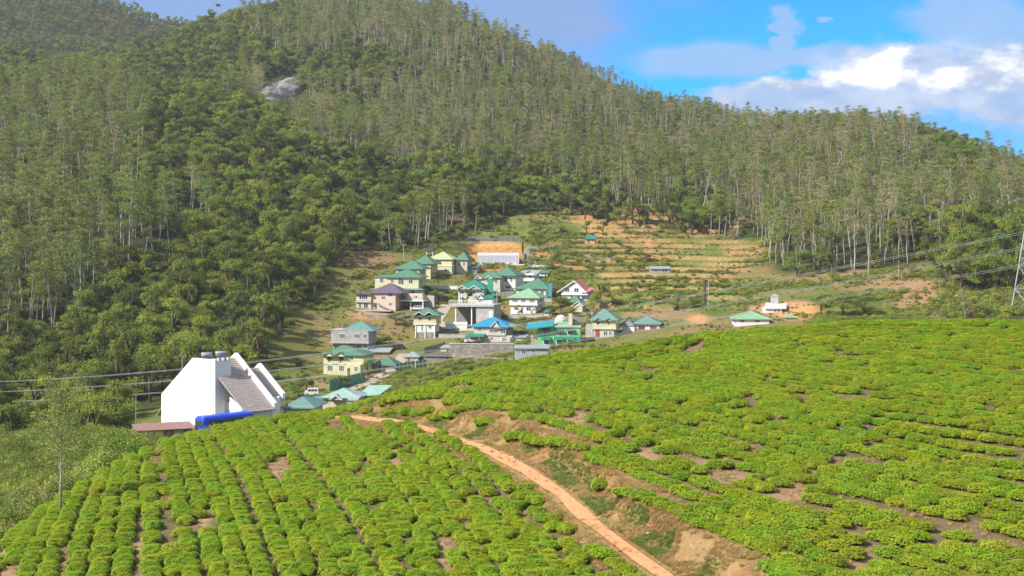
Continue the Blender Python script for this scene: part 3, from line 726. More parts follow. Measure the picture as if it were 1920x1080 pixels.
def fill_forest():
    x, y, z, p, q = scatter(70000, 262, 1235, seed=3)
    inclear = inpoly(p, q, CLEAR) & (y > 225) & (y < 640)
    near_house = (y < 330) & (p > 235) & (p < 620)
    nz = vnoise(x, y, 60, 71)+vnoise(x, y, 20, 72)*.7
    pb = gsum(p, q, BROAD)+nz*.9+.18
    rock = inpoly(p, q, [(482,150),(545,142),(575,180),(592,240),(500,235)]) & (y > 600)
    top = (p > 400) & (p < 1010) & ((y-np.interp(p, PX, rY)) > -170-90*vnoise(x, y, 50, 73)) & (y > 800)
    isb = pb > .55
    vis = visible(x, y, np.where(isb, 11, 22))
    ok = vis & ~inclear & ~near_house & ~rock & ~top & (y < np.interp(p, PX, rY)+25)
    ok &= ~((y < 335) & (p > 600))
    ok &= ~((p > 1440) & (y < 455) & (p < 1760))
    ok &= ~((p > 600) & (y < np.where(p < 1765, 400, 385)))
    idx = np.nonzero(ok)[0]; d = np.where(isb[idx], 3.6, 3.3+1.4*np.clip(nz[idx]+.3, 0, 1)); d = d*np.where(y[idx] < 520, 1.08, 1)
    k = thin(x[idx], y[idx], d); idx = idx[k]
    for i in idx: (TREES_B if isb[i] else TREES_E).append((x[i], y[i], z[i], p[i], q[i]))
    # the wooded hill behind the saddle
    x, y, z, p, q = scatter(9000, 1240, 1515, -260, 480, seed=5); ok = visible(x, y, 10); idx = np.nonzero(ok)[0]; idx = idx[thin(x[idx], y[idx], 5.2)]
    for i in idx: TREES_B.append((x[i], y[i], z[i], p[i], q[i]))
fill_forest()
print('forest', len(TREES_E), len(TREES_B))
def place_kind(T, protos, name, cat, labeler, stuff_name, stuff_label, pick, scl):
    T.sort(key=lambda t: (t[1] + (0 if -10 < t[3] < 1930 else 3000)))
    P, Rr, S, Vv = [], [], [], []; first = {}
    for i, (x, y, z, p, q) in enumerate(T):
        k = pick(x, y, p, q); s = scl(x, y, p, q); rot = random.uniform(0, 6.28)
        if i < 296 or (k not in first and len(first) < len(protos) and i < 600):
            o = empty(name, (x, y, z-.1), rot); o.scale = (s, s, s*random.uniform(.92, 1.1))
            a = link('crown', protos[k][0], o); b = link('trunk', protos[k][1], o); first.setdefault(k, [a, b])
            lab, grp = labeler(x, y, p, q, k); tag(o, lab, cat, grp)
        else:
            P.append((x, y, z-.1)); Rr.append((random.gauss(0, .03), random.gauss(0, .03), rot)); S.append((s, s, s*random.uniform(.9, 1.12))); Vv.append(k)
    order = sorted(first); remap = {k: i for i, k in enumerate(order)}
    Vv = [remap.get(v, 0) for v in Vv]
    inst_points(stuff_name, P, Rr, S, Vv, [first[k] for k in order], stuff_label)
    return first
def euc_pick(x, y, p, q):
    dry = .12 + .26*(p > 450)*(q < 330) + .2*(p > 1400) + (.15 if q > 380 and p > 1000 else 0)
    if random.random() < dry: return random.choice((4, 5, 4))
    return random.choice((0, 1, 2, 3, 6))
def euc_lab(x, y, p, q, k):
    bare = k in (4, 5)
    w_ = 'thin-leaved' if bare else 'leafy'
    if p < 90: return w_+' pale-trunked eucalyptus at the left edge of the forest', 'eucalyptus trees of the forest left of the village'
    if p < 280: return w_+' pale-trunked eucalyptus above the young tree in the tea', 'eucalyptus trees of the forest left of the village'
    if p < 460: return w_+' pale-trunked eucalyptus in the forest above the white gabled house', 'eucalyptus trees of the forest left of the village'
    if p > 1760: return w_+' pale-trunked eucalyptus beside the pylon at the right', 'eucalyptus trees right of the terraces'
    if p > 1560: return w_+' pale-trunked eucalyptus above the brown slope at the right', 'eucalyptus trees right of the terraces'
    if p < 640: return (('thin-leaved' if bare else 'leafy')+' pale-trunked eucalyptus in the tall forest left of the village', 'eucalyptus trees of the forest left of the village')
    if p > 1400: return (('thin-leaved' if bare else 'leafy')+' pale-trunked eucalyptus above the dry slope at the right', 'eucalyptus trees right of the terraces')
    return (('thin-leaved' if bare else 'leafy')+' pale-trunked eucalyptus at the forest edge above the terraced fields', 'eucalyptus trees above the terraces')
def bro_lab(x, y, p, q, k):
    G_ = 'broadleaf trees of the left forest'
    if p < 150: return 'round dark green broadleaf tree at the left edge of the forest floor', G_
    if p < 290 and y > 320: return 'round dark green broadleaf tree in the forest left of the white house', G_
    if 450 < p < 560: return 'dark green broadleaf tree at the shaded forest edge beside the village slope', G_
    if 560 <= p < 640: return 'dark green broadleaf tree at the forest edge above the grey block house', G_
    if p < 640: return ('round dark green broadleaf tree in the forest behind the white gabled house' if y < 340 else 'round dark green broadleaf tree in the forest left of the village slope'), 'broadleaf trees of the left forest'
    if p > 1400: return 'round green broadleaf tree among the scrub at the right behind the tea hill', 'broadleaf trees right of the terraces'
    return 'round green broadleaf tree at the forest edge above the village', 'broadleaf trees above the village'
place_kind(TREES_E, EUC, 'eucalyptus_tree', 'tree', euc_lab, 'eucalyptus_forest', 'pale-trunked eucalyptus forest covering the mountainside', euc_pick, lambda x, y, p, q: random.uniform(.62, 1.12)*(1.04 if y < 480 else .86)*(1-.45*max(0, 1-abs(float(np.interp(p, PX, rY))-y)/190)))
BF = place_kind(TREES_B, BRO, 'broadleaf_tree', 'tree', bro_lab, 'broadleaf_forest', 'dark green broadleaf woods on the mountainside', lambda x, y, p, q: random.randrange(5), lambda x, y, p, q: random.choice((random.uniform(.5, .8), random.uniform(.8, 1.1), random.uniform(.9, 1.3)))*(1.0 if q > 100 else .85))
def fill_shrubs():
    P, Rr, S, Vv = [], [], [], []
    def put(x, y, z, s, k, h=None): P.append((x, y, z-.05)); Rr.append((0, 0, random.uniform(0, 6.28))); S.append((s, s, (h or s)*random.uniform(.8, 1.1))); Vv.append(k)
    # undergrowth inside the forest, larger where trees are thin
    x, y, z, p, q = scatter(17000, 262, 1240, seed=8); ok = visible(x, y, 3) & ~(inpoly(p, q, CLEAR) & (y < 640)) & (y < np.interp(p, PX, rY)+20) & ~((y < 330) & (p > 235)) & ~inpoly(p, q, [(470,150),(485,138),(545,142),(575,180),(570,210),(500,200)])
    for i in np.nonzero(ok)[0]: put(x[i], y[i], z[i], random.uniform(1.8, 3.6), random.choice((0, 1, 3, 3, 2 if p[i] > 1000 or y[i] > 700 else 3)))
    # low scrub over the summit
    x, y, z, p, q = scatter(16000, 950, 1300, 380, 1030, seed=9); ok = visible(x, y, 3) & (y < np.interp(p, PX, rY)+15)
    for i in np.nonzero(ok)[0]: put(x[i], y[i], z[i], random.uniform(2.0, 4.6), random.choice((0, 0, 1, 3, 2, 0)))
    # scrub bank left of the tea
    x, y, z, p, q = scatter(9000, 62, 262, -260, 330, seed=10); cy = np.interp(p, PX, crestY)
    ok = visible(x, y, 4) & ((y > cy*1.12)) & (p < 300-(262-y)*.2) & ~((p > 225) & (y > 222))
    for i in np.nonzero(ok)[0]:
        s = random.uniform(1.0, 2.4)*(1.25 if y[i] > 130 else 1); put(x[i], y[i], z[i], s, random.choice((4, 6, 6, 4, 5)), s*random.uniform(.9, 1.5))
    x, y, z, p, q = scatter(420, 95, 240, -200, 330, seed=17); ok = (y > np.interp(p, PX, crestY)*1.25) & (p < 290-(262-y)*.2) & ~((p > 215) & (y > 205))
    for i in np.nonzero(ok)[0]: s = random.uniform(1.8, 3.6)*(1.15 if y[i] > 160 else .8); put(x[i], y[i], z[i], s, random.choice((4, 6, 6)), s*random.uniform(.8, 1.2))
    return P, Rr, S, Vv, put
SHP, SHR_, SHS, SHV, put_shrub = fill_shrubs()
# ------------------------------------------------------------------ the village
def W(name, *c, **k): return mat(name, c, k.get('r', .85), k.get('v', .16), k.get('s', 1.5), k.get('k', 'wall'))
M_white = W('white_wall', .72,.72,.70); M_cream = W('cream_wall', .62,.55,.36); M_yel = W('yellow_wall', .58,.56,.34)
M_beige = W('beige_wall', .60,.48,.36); M_grey = W('grey_block_wall', .36,.35,.35, v=.3); M_pale = W('pale_wall', .52,.50,.42)
M_gwall = W('green_wall', .20,.48,.24); M_conc = W('concrete', .42,.40,.38, v=.25); M_brick = W('red_brick', .50,.22,.14, v=.2)
M_bluegrey = W('bluegrey_wall', .33,.35,.42, v=.2); M_stone = mat('rubble_stone', (.30,.27,.24), .9, .45, 2.2, 'stone')
def RF(name, *c): return mat(name, c, .55, .2, 1, 'roof')
R_green = RF('green_roof', .08,.19,.115); R_teal = RF('teal_roof', .025,.19,.14); R_pale = RF('pale_green_roof', .22,.38,.22)
R_olive = RF('olive_roof', .42,.45,.25); R_blue = RF('blue_roof', .02,.24,.40); R_purple = RF('purple_roof', .13,.09,.14)
R_pink = RF('pink_roof', .62,.17,.17); R_grey = RF('grey_roof', .30,.33,.33); R_bg = RF('bluegreen_roof', .13,.24,.21); R_aqua = RF('aqua_sheet_roof', .27,.42,.36)
R_dark = RF('dark_roof', .12,.11,.13)
M_trim = mat('white_trim', (.78,.78,.76), .6, .06); M_door = mat('door_paint', (.35,.06,.04), .6, .15); M_ddoor = mat('dark_door', (.10,.07,.05), .6, .2)
M_pink = mat('pink_frame', (.65,.07,.28), .6, .1); M_redw = mat('red_frame', (.42,.10,.08), .6, .1)
M_glass, _nt, _b = nmat('window_glass'); _b.inputs['Base Color'].default_value = (.05,.06,.075,1); _b.inputs['Roughness'].default_value = .15; _b.inputs['Specular IOR Level'].default_value = .6
M_metal = mat('galvanised_metal', (.42,.44,.47), .45, .15, 3, 'plain', .6); M_wood = mat('weathered_wood', (.30,.25,.19), .9, .25)
M_tank = mat('black_tank', (.06,.07,.09), .4, .2); M_net = mat('green_netting', (.03,.28,.18), .8, .3, .8); M_asph = mat('asphalt', (.20,.18,.17), .9, .2, 2)
M_dirtroad = mat('dirt_road', (.40,.32,.25), .95, .2, 2)
FOOT = []      # footprints, kept free of shrubs
def place(px, base, Y=None, y0=225):
    if Y is None: x, Y, z = hit(px, base, y0)
    else: x = (px-960)/FPX*Y; z = zpy(base, Y)
    return x, Y, z
class Thing:
    """a building (or other thing) laid out in photo pixels at its own distance: X to the right, P = photo row, depth in metres"""
    def __init__(s, name, label, cat, px, base, Y=None, yaw=-14, group=None, y0=225):
        s.px = px; s.base = base; x, s.Y, z = place(px, base, Y, y0); s.s = s.Y/FPX
        s.o = empty(name, (x, s.Y, z), R(-yaw) if False else R(yaw)); tag(s.o, label, cat, group); s.foot = [1e9, -1e9, 6]
        FOOT.append((x, s.Y, s))
    def X(s, p): return (p-s.px)*s.s
    def Zp(s, p): return (s.base-p)*s.s
    def part(s, name, mb, m, parent=None, smooth=False): return mb.build(name, m, parent or s.o, smooth)
    def box(s, name, x0, x1, p0, p1, m, y0=0, y1=8, down=0, parent=None):
        s.foot = [min(s.foot[0], s.X(x0)), max(s.foot[1], s.X(x1)), max(s.foot[2], y1)]
        return s.part(name, MB().box(s.X(x0), s.X(x1), y0, y1, s.Zp(max(p0, p1))-down, s.Zp(min(p0, p1))), m, parent)
    def hip(s, name, x0, x1, pe, pa, m, y0=0, y1=8, over=.55, apex=None, parent=None, ridge=None):
        a, b = s.X(x0), s.X(x1); ya, yb = y0-over, y1+over; z = s.Zp(pe); h = (pe-pa)*s.s; th = .16
        w_, d_ = b-a, yb-ya; mb = MB()
        if ridge is None: ridge = max(0.3, (w_-d_)*.5 if w_ > d_ else .3)
        cx = s.X(apex) if apex else (a+b)/2; cy = (ya+yb)/2
        if w_ >= d_: r1, r2 = (max(a+.2, cx-ridge/2), cy), (min(b-.2, cx+ridge/2), cy)
        else: k = (d_-w_)*.5*.5+.15; r1, r2 = (cx, cy-k), (cx, cy+k)
        v = [(a,ya,z),(b,ya,z),(b,yb,z),(a,yb,z)]; R1 = (*r1, z+h); R2 = (*r2, z+h)
        if w_ >= d_: mb.poly([v[0],v[1],R2,R1]).poly([v[1],v[2],R2]).poly([v[2],v[3],R1,R2]).poly([v[3],v[0],R1])
        else: mb.poly([v[0],v[1],R1]).poly([v[1],v[2],R2,R1]).poly([v[2],v[3],R2]).poly([v[3],v[0],R1,R2])
        lo = [(p[0],p[1],z-th) for p in v]
        for i in range(4): j = (i+1) % 4; mb.poly([lo[i], lo[j], v[j], v[i]])
        mb.poly(lo[::-1]); r = s.part(name, mb, m, parent)
        c = MB()        # ridge and hip capping
        for p, q in ((R1, R2), (v[0], R1), (v[3], R1 if w_ >= d_ else R2), (v[1], R2 if w_ >= d_ else R1), (v[2], R2)): c.tube([p, q], .07, 4)
        s.part('ridge_cap', c, m, r); return r
    def gable(s, name, x0, x1, pe, pa, m, y0=0, y1=8, over=.4, th=.16, wall=None, trim=True, apex=None, parent=None):
        """gable facing the front; optional wall fills it"""
        a, b = s.X(x0), s.X(x1); z = s.Zp(pe); h = (pe-pa)*s.s; c = s.X(apex) if apex else (a+b)/2; ya = y0-over; L_ = y1+over-ya
        mb = MB(); mb.prism([(a,ya,z),(c,ya,z+h),(c,ya,z+h-th*1.3),(a,ya,z-th)], (0,L_,0)); mb.prism([(c,ya,z+h),(b,ya,z),(b,ya,z-th),(c,ya,z+h-th*1.3)], (0,L_,0))
        r = s.part(name, mb, m, parent)
        if wall: ov = .3; s.part('gable_wall', MB().prism([(a+ov,y0,z-th*.5),(b-ov,y0,z-th*.5),(c,y0,z+h-th*1.6)], (0,.25,0)), wall, parent)
        if trim: t = .03; s.part('bargeboard', MB().prism([(a,ya-t,z+.02),(c,ya-t,z+h+.02),(b,ya-t,z+.02),(b,ya-t,z-th-.03),(c,ya-t,z+h-th*1.3-.05),(a,ya-t,z-th-.03)], (0,t-.004,0)), M_trim, r)
        return r
    def shed_roof(s, name, x0, x1, pf, pb, m, y0=-.5, y1=6, th=.12, parent=None, pf2=None, pb2=None):
        a, b = s.X(x0), s.X(x1); zf, zb = s.Zp(pf), s.Zp(pb); zf2 = s.Zp(pf2) if pf2 else zf; zb2 = s.Zp(pb2) if pb2 else zb
        mb = MB(); t = [(a,y0,zf),(b,y0,zf2),(b,y1,zb2),(a,y1,zb)]; lo = [(p[0],p[1],p[2]-th) for p in t]
        mb.poly(t).poly(lo[::-1])
        for i in range(4): j = (i+1) % 4; mb.poly([lo[i], lo[j], t[j], t[i]])
        return s.part(name, mb, m, parent)
    def win(s, xc, pc, w_, h_, y=0, frame=None, name='window', mull=1, arch=False):
        """w_,h_ in photo px"""
        a, b, z0, z1 = s.X(xc-w_/2), s.X(xc+w_/2), s.Zp(pc+h_/2), s.Zp(pc-h_/2); t = .09; f = MB(); d0, d1 = y-.07, y+.05
        f.box(a,b,d0,d1,z0-t,z0).box(a,b,d0,d1,z1,z1+t).box(a-t,a,d0,d1,z0-t,z1+t).box(b,b+t,d0,d1,z0-t,z1+t)
        for k in range(mull): c = a+(b-a)*(k+1)/(mull+1); f.box(c-.04,c+.04,d0+.01,d1,z0,z1)
        if arch:
            c = (a+b)/2; r_ = (b-a)/2+t; pts = [(c+r_*math.cos(q), d0, z1+t+r_*.7*math.sin(q)) for q in np.linspace(0, math.pi, 9)]; f.prism(pts, (0,.1,0))
        o = s.part(name, f, frame or M_trim); s.part('pane', MB().box(a,b,y-.025,y+.02,z0,z1), M_glass, o); return o
    def win_side(s, yc, pc, w_, h_, x, name='window'):
        """on a right-hand wall at photo x; yc,w_ in metres"""
        xx = s.X(x); z0, z1 = s.Zp(pc+h_/2), s.Zp(pc-h_/2); f = MB(); t = .08; a, b = yc-w_/2, yc+w_/2
        f.box(xx-.05,xx+.07,a,b,z0-t,z0).box(xx-.05,xx+.07,a,b,z1,z1+t).box(xx-.05,xx+.07,a-t,a,z0-t,z1+t).box(xx-.05,xx+.07,b,b+t,z0-t,z1+t)
        o = s.part(name, f, M_trim); s.part('pane', MB().box(xx-.02,xx+.025,a,b,z0,z1), M_glass, o)
    def door(s, xc, pb, w_, h_, m=None, y=0):
        a, b, z0, z1 = s.X(xc-w_/2), s.X(xc+w_/2), s.Zp(pb), s.Zp(pb-h_); o = s.part('door', MB().box(a,b,y-.05,y+.05,z0,z1), m or M_ddoor)
        s.part('handle', MB().box(b-.2,b-.12,y-.12,y-.05,z0+(z1-z0)*.45,z0+(z1-z0)*.52), M_metal, o)
    def band(s, x0, x1, p, y=0, y1=8, t=.18, m=None, name='ledge'): s.part(name, MB().box(s.X(x0)-.15, s.X(x1)+.15, y-.15, y1+.15, s.Zp(p)-t/2, s.Zp(p)+t/2), m or M_trim)
    def rail(s, x0, x1, p0, p1, y, m=None, n=14, name='railing', y2=None):
        a, b, z0, z1 = s.X(x0), s.X(x1), s.Zp(p1), s.Zp(p0); mb = MB(); mb.box(a,b,y-.04,y+.04,z1-.08,z1).box(a,b,y-.04,y+.04,z0,z0+.06)
        for k in range(n+1): c = a+(b-a)*k/n; mb.box(c-.04,c+.04,y-.03,y+.03,z0+.06,z1-.08)
        s.part(name, mb, m or M_trim)
    def posts(s, xs, p0, p1, y, m=None, r=.14, down=0, name='post'):
        for x in xs: c = s.X(x); s.part(name, MB().box(c-r,c+r,y-r,y+r,s.Zp(p1)-down,s.Zp(p0)), m or M_trim)
VG = 'houses of the hillside village'
def village():
    # --- upper left cluster
    h = Thing('house', 'pale yellow two-storey house under an olive hipped roof, highest and nearest the orange cutting', 'house', 826, 514, None, -14, VG)
    h.box('wall', 802, 848, 487, 514, M_yel, 0, 8, 2); h.hip('roof', 798, 851, 487, 473, R_olive, 0, 8)
    h.band(802, 848, 499, 0, 8); h.win(824, 494, 6, 6); h.win(814, 507, 4, 5); h.win(836, 507, 4, 5); h.win_side(3, 495, 1.2, 6, 848); h.win_side(6, 508, 1.0, 6, 848)
    h.box('rear_wing', 850, 872, 488, 514, M_pale, 3.5, 10.5, 2); h.hip('wing_roof', 847, 876, 488, 473, R_green, 3.5, 10.5); h.win(857, 496, 5, 8, 3.5); h.win(866, 496, 4, 7, 3.5)
    h = Thing('annex', 'small lean-to annex with a teal green roof beside the orange cutting', 'annex', 886, 513, None, -14)
    h.box('wall', 878, 894, 501, 513, M_bluegrey, 0, 4, 2); h.shed_roof('roof', 874, 897, 502, 496, R_green, -.6, 4.5); h.win(884, 506, 4, 4); h.door(890, 512, 3, 8)
    h = Thing('house', 'cream house with a grey-green hipped roof, just left of the olive-roofed one', 'house', 791, 522, None, -14, VG)
    h.box('wall', 772, 808, 495, 522, M_cream, 0, 8, 2); h.hip('roof', 768, 815, 495, 479, R_green, 0, 8); h.win(800, 503, 4, 7); h.win(786, 503, 5, 5); h.win_side(4, 503, 1.4, 7, 808)
    h = Thing('house', 'cream house with a bright green hipped roof, third down the left edge of the village', 'house', 768, 530, 440, -14, VG)
    h.box('wall', 741, 787, 504, 530, M_cream, 0, 7, 2); h.hip('roof', 737, 796, 504, 488, R_green, 0, 8); h.win(748, 509, 5, 5); h.win(765, 510, 6, 6); h.win(780, 510, 5, 6); h.win_side(3.5, 511, 1.3, 7, 787)
    h = Thing('house', 'long pale yellow two-storey house with green main roof and teal skirt roof', 'house', 748, 566, None, -12, VG)
    h.box('wall', 701, 786, 520, 567, M_yel, 0, 8, 3); h.hip('roof', 722, 792, 520, 506, R_green, 0, 8, .6); h.hip('wing_roof', 698, 735, 520, 515, R_green, .4, 7, .7)
    h.hip('skirt_roof', 694, 797, 543, 536, R_bg, -1.2, 8.6, .4, ridge=9); h.band(701, 786, 521.6, 0, 8)
    h.box('lower_wall', 745, 790, 545, 567, M_white, -.4, 7.6, 3); h.win(714, 526, 7, 8, mull=2); h.win(752, 528, 10, 11, mull=2, frame=M_trim); h.win(735, 527, 5, 7); h.win(771, 528, 7, 7); h.win(776, 549, 5, 6, -.4); h.win(760, 553, 6, 7, -.4)
    h.win_side(3, 528, 1.4, 8, 786); h.rail(792, 808, 553, 562, 0, n=6); h.win_side(6, 550, 1.2, 8, 790)
    h = Thing('house', 'beige two-storey house with purple hipped roof, flat-roofed wing and terrace at the village edge', 'house', 712, 582, None, -14, VG)
    h.box('wall', 694, 743, 550, 582, M_beige, 0, 8, 2); h.hip('roof', 690, 757, 550, 533, R_purple, 0, 8, .6, apex=725); h.box('wing', 667, 696, 553, 582, M_beige, -.6, 6, 2)
    h.part('wing_roof', MB().box(h.X(664), h.X(698), -1.3, 6.5, h.Zp(553), h.Zp(551)), R_purple); h.band(667, 697, 567.5, -1.0, 1, .2, M_conc, 'balcony'); h.win(681, 559, 16, 9, -.6, mull=3); h.win(686, 575, 8, 10, -.6, mull=1); h.win(674, 575, 5, 9, -.6)
    h.win(719, 559, 7, 5); h.win(733, 554, 9, 5); h.win(733, 571, 5, 6); h.door(704, 580, 5, 11); h.rail(667, 696, 562, 567, -1.0, n=12); h.win_side(4, 559, 1.4, 6, 743)
    h.part('terrace', MB().box(h.X(660), h.X(741), -3.4, 0-.62, h.Zp(584), h.Zp(582)), M_conc); h.rail(662, 739, 577, 582, -3.3, M_metal, 24)
    h.part('stair', MB().prism([(h.X(706), -.3, h.Zp(567)), (h.X(735), -.3, h.Zp(581)), (h.X(735), -.3, h.Zp(582)), (h.X(706), -.3, h.Zp(569))], (0, -.8, 0)), M_conc)
    h.box('retaining_wall', 660, 683, 584, 606, M_white, -3.4, 2, 2)
    h = Thing('carport', 'open concrete carport with a car under its white flat roof, right of the purple-roofed house', 'carport', 772, 583, None, -14)
    h.box('rear_wall', 746, 808, 556, 583, M_conc, 4, 4.6, 2); h.part('flat_roof', MB().box(h.X(745), h.X(796), -.4, 3.99, h.Zp(566), h.Zp(564)), M_trim); h.posts([746, 770, 794], 566, 583, 0, down=1); h.win(762, 572, 10, 9, 4, mull=1)
    h.box('upper_room', 757, 790, 552, 563.8, M_beige, 1.5, 3.98); h.win(777, 558, 6, 5, 1.5); h.rail(746, 806, 558, 563.8, -.2, M_metal, 16)
    # --- centre
    h = Thing('house', 'white house with long green L-shaped roof and two small white gables, below the orange cutting', 'house', 925, 548, None, -16, VG)
    h.box('wall', 893, 938, 521, 548, M_pale, 0, 8, 2); h.hip('roof', 888, 942, 521, 508, R_green, 0, 8, .6); h.box('rear_wing', 938, 962, 516, 548, M_white, 3.5, 13, 2); h.hip('wing_roof', 915, 966, 517, 501, R_green, 3, 13, .5)
    for x in (897, 917): h.gable('dormer', x-8, x+8, 523, 517, R_green, -.6, 3, .3, .1, M_white)
    h.win(898, 529, 6, 8, mull=2); h.win(917, 528, 6, 7); h.win(930, 528, 5, 7); h.win(944, 525, 5, 8, 3.5); h.win(954, 525, 4, 8, 3.5); h.win(948, 539, 9, 5, 3.5)
    h = Thing('house', 'grey house with vivid teal roof and twin white-edged gables above a white balustraded terrace', 'house', 885, 569, None, -14, VG)
    h.box('wall', 858, 908, 541, 569, M_pale, 0, 7.5, 2); h.hip('roof', 855, 912, 541, 525, R_teal, 0, 7.5, .5)
    for x in (868, 891): h.gable('dormer', x-12, x+12, 542.5, 535, R_teal, -.9, 3, .3, .12, M_bluegrey)
    h.win(865, 549, 9, 4); h.win(887, 549, 10, 4); h.win(865, 560, 7, 6); h.win(900, 560, 5, 8)
    h.box('porch', 897, 927, 560, 569, M_white, -1.8, 5, 0); h.shed_roof('porch_roof', 892, 928, 559, 546, R_teal, -2.2, 4.6); h.gable('porch_gable', 896, 913, 560, 552, R_teal, -2.4, .5, .3, .1, M_white); h.win(905, 563, 4, 6, -1.8, arch=True)
    h = Thing('terrace_building', 'white balustraded concrete terrace on posts with a blockwork garage beneath', 'terrace', 884, 597, 396, -14)
    h.part('deck', MB().box(h.X(840), h.X(928), -.5, 9, h.Zp(575), h.Zp(571)), M_conc); h.rail(841, 928, 563, 570.8, -.4, M_trim, 26, 'balustrade'); h.posts([853, 884], 575.2, 597, .2, down=2)
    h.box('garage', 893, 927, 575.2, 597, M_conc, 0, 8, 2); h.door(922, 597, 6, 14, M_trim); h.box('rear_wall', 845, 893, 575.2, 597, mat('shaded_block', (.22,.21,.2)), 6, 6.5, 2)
    h = Thing('netting_tower', 'tall upright strip of dark green netting on a frame beside the teal-roofed house', 'netting', 919, 548, 432, -14)
    h.part('net', MB().box(h.X(914), h.X(924), 0, .06, h.Zp(548), h.Zp(522)), M_net); h.posts([914, 924], 521, 548, .2, M_wood, .08, 1)
    h = Thing('house', 'small white house with a flat grey sheet roof at the top of the lane', 'house', 990, 527, None, -16, VG)
    h.box('wall', 974, 1002, 513, 528, M_white, 0, 6, 2); h.shed_roof('roof', 978, 1006, 516, 507, R_grey, -.7, 6.5); h.shed_roof('wing_roof', 971, 986, 511, 507, R_grey, 1, 6); h.win(982, 519, 4, 5); h.win(994, 519, 6, 4)
    h = Thing('house', 'large white house with a broad bright green hipped roof and blue-green shaded side', 'house', 998, 560, None, -17, VG)
    h.box('wall', 967, 1024, 541, 560, M_white, 0, 9, 2); h.hip('roof', 962, 1031, 541, 523, R_teal if False else R_green, 0, 9, .7, apex=1002); h.win(975, 548, 5, 6); h.win(990, 548, 5, 6); h.win(1003, 548, 8, 7, mull=2); h.win(1017, 549, 6, 7)
    h.win_side(3, 549, 1.4, 7, 1024); h.win_side(6, 549, 1.4, 7, 1024)
    h = Thing('scaffold', 'tall frame of teal sheeting against the right side of the large green-roofed house', 'scaffold', 1030, 563, 404, -17)
    h.part('sheeting', MB().box(h.X(1026), h.X(1034), 0, .1, h.Zp(556), h.Zp(531)), mat('teal_sheet', (.03,.25,.28), .6)); h.posts([1026, 1034], 530, 563, -.1, M_metal, .06, 1)
    h = Thing('house', 'white two-storey house with a pale green hipped roof, in front of the large green-roofed one', 'house', 982, 589, None, -16, VG)
    h.box('upper_wall', 954, 1008, 559, 573, M_white, 0, 8.5); h.box('lower_wall', 956, 1004, 573, 589, M_white, .3, 8.5, 2); h.hip('roof', 949, 1014, 559, 542, R_pale, 0, 8.5, .6, apex=984); h.band(953, 1009, 573.4, 0, 8.5, .25, M_conc)
    for x in (965, 998): h.win(x, 565, 10, 4, mull=3)
    h.win(981, 565, 8, 4, mull=2); h.win(966, 579, 6, 6, .3); h.win(991, 580, 8, 6, .3); h.win_side(4, 565, 2, 5, 1008); h.door(978, 588, 4, 10, None, .3)
    h = Thing('house', 'white house with a pink gabled roof and two arched windows, alone at the right', 'house', 1075, 562, None, -17, VG)
    h.box('wall', 1053, 1091, 547, 562, M_white, 0, 8, 2); h.gable('roof', 1044, 1102, 548, 526, R_pink, 0, 8, .6, .2, M_white, apex=1077)
    h.win(1063, 544, 8, 7, 0, arch=True); h.win(1081, 544, 8, 7, 0, arch=True); h.band(1053, 1102, 552, -.4, 8, .35, M_trim); h.box('side_wing', 1091, 1103, 545, 562, M_bluegrey, 1, 7, 2); h.shed_roof('wing_roof', 1089, 1106, 546, 541, R_pink, .3, 7.4); h.win(1072, 558, 5, 6); h.win(1085, 558, 4, 6)
    h.box('lower_wall', 1066, 1104, 562, 570, M_white, -.5, 5, 2)
    h = Thing('house', 'small cream gabled house with a green roof, below the pink-roofed house', 'house', 1082, 585, None, -14, VG)
    h.box('wall', 1075, 1092, 573, 585, M_cream, 0, 6, 2); h.gable('roof', 1072, 1095, 574, 565, R_grey, 0, 6, .3, .1, M_cream); h.win(1083, 576, 4, 5); h.hip('wing_roof', 1062, 1086, 567, 556, R_green, 3, 8)
    # --- front row along the tea hill
    h = Thing('house', 'cream and stone house with a grey-green wavy-eaved roof and red door, near the tea crest', 'house', 1134, 640, 372, -12, VG)
    h.box('upper_wall', 1110, 1155, 599, 617, M_cream, 0, 8); h.box('lower_wall', 1114, 1151, 617, 634, M_pale, .2, 8, .0); h.box('stone_base', 1095, 1154, 634, 652, M_stone, -.4, 9, 2); h.hip('roof', 1105, 1160, 600, 579, R_bg, 0, 8, .6, apex=1128)
    for x in (1122, 1142): h.gable('dormer', x-8, x+8, 601.5, 596, R_bg, -.6, 2, .3, .1, M_cream, False); h.win(x, 604, 6, 7)
    h.band(1110, 1155, 617, 0, 8, .2, M_conc); h.door(1120, 633, 8, 14, M_door, .2); h.win(1135, 625, 6, 8, .2); h.win(1144, 625, 4, 8, .2); h.win_side(4, 607, 1.4, 8, 1155)
    h.box('side_room', 1094, 1113, 611, 634, M_conc, 3, 8); h.win(1108, 622, 4, 6, 3)
    h = Thing('house', 'white house with a grey-green roof and magenta window frames, last before the tea crest', 'house', 1205, 645, 378, -10, VG)
    h.box('wall', 1191, 1236, 607, 645, M_white, 0, 8, 1); h.hip('roof', 1184, 1240, 607, 593, R_bg, 0, 8, .6, apex=1209); h.win(1203, 615, 11, 6, 0, M_pink, mull=3); h.win(1225, 615, 11, 6, 0, M_pink, mull=3); h.band(1191, 1236, 624, 0, 8, .2); h.win(1200, 631, 8, 5)
    h.box('porch_wing', 1167, 1190, 612, 645, M_white, -.8, 5, 1); h.gable('wing_roof', 1161, 1192, 611, 595, R_bg, -1, 6, .4, .15, M_grey, False, 1177); h.rail(1168, 1189, 617, 623, -1.5, M_trim, 10); h.win(1177, 629, 16, 6, -.8, mull=4); h.band(1167, 1190, 624, -1.7, 0, .2)
    h = Thing('house', 'bright green painted house with teal awnings over two rows of white windows', 'house', 1047, 647, 366, -5, VG)
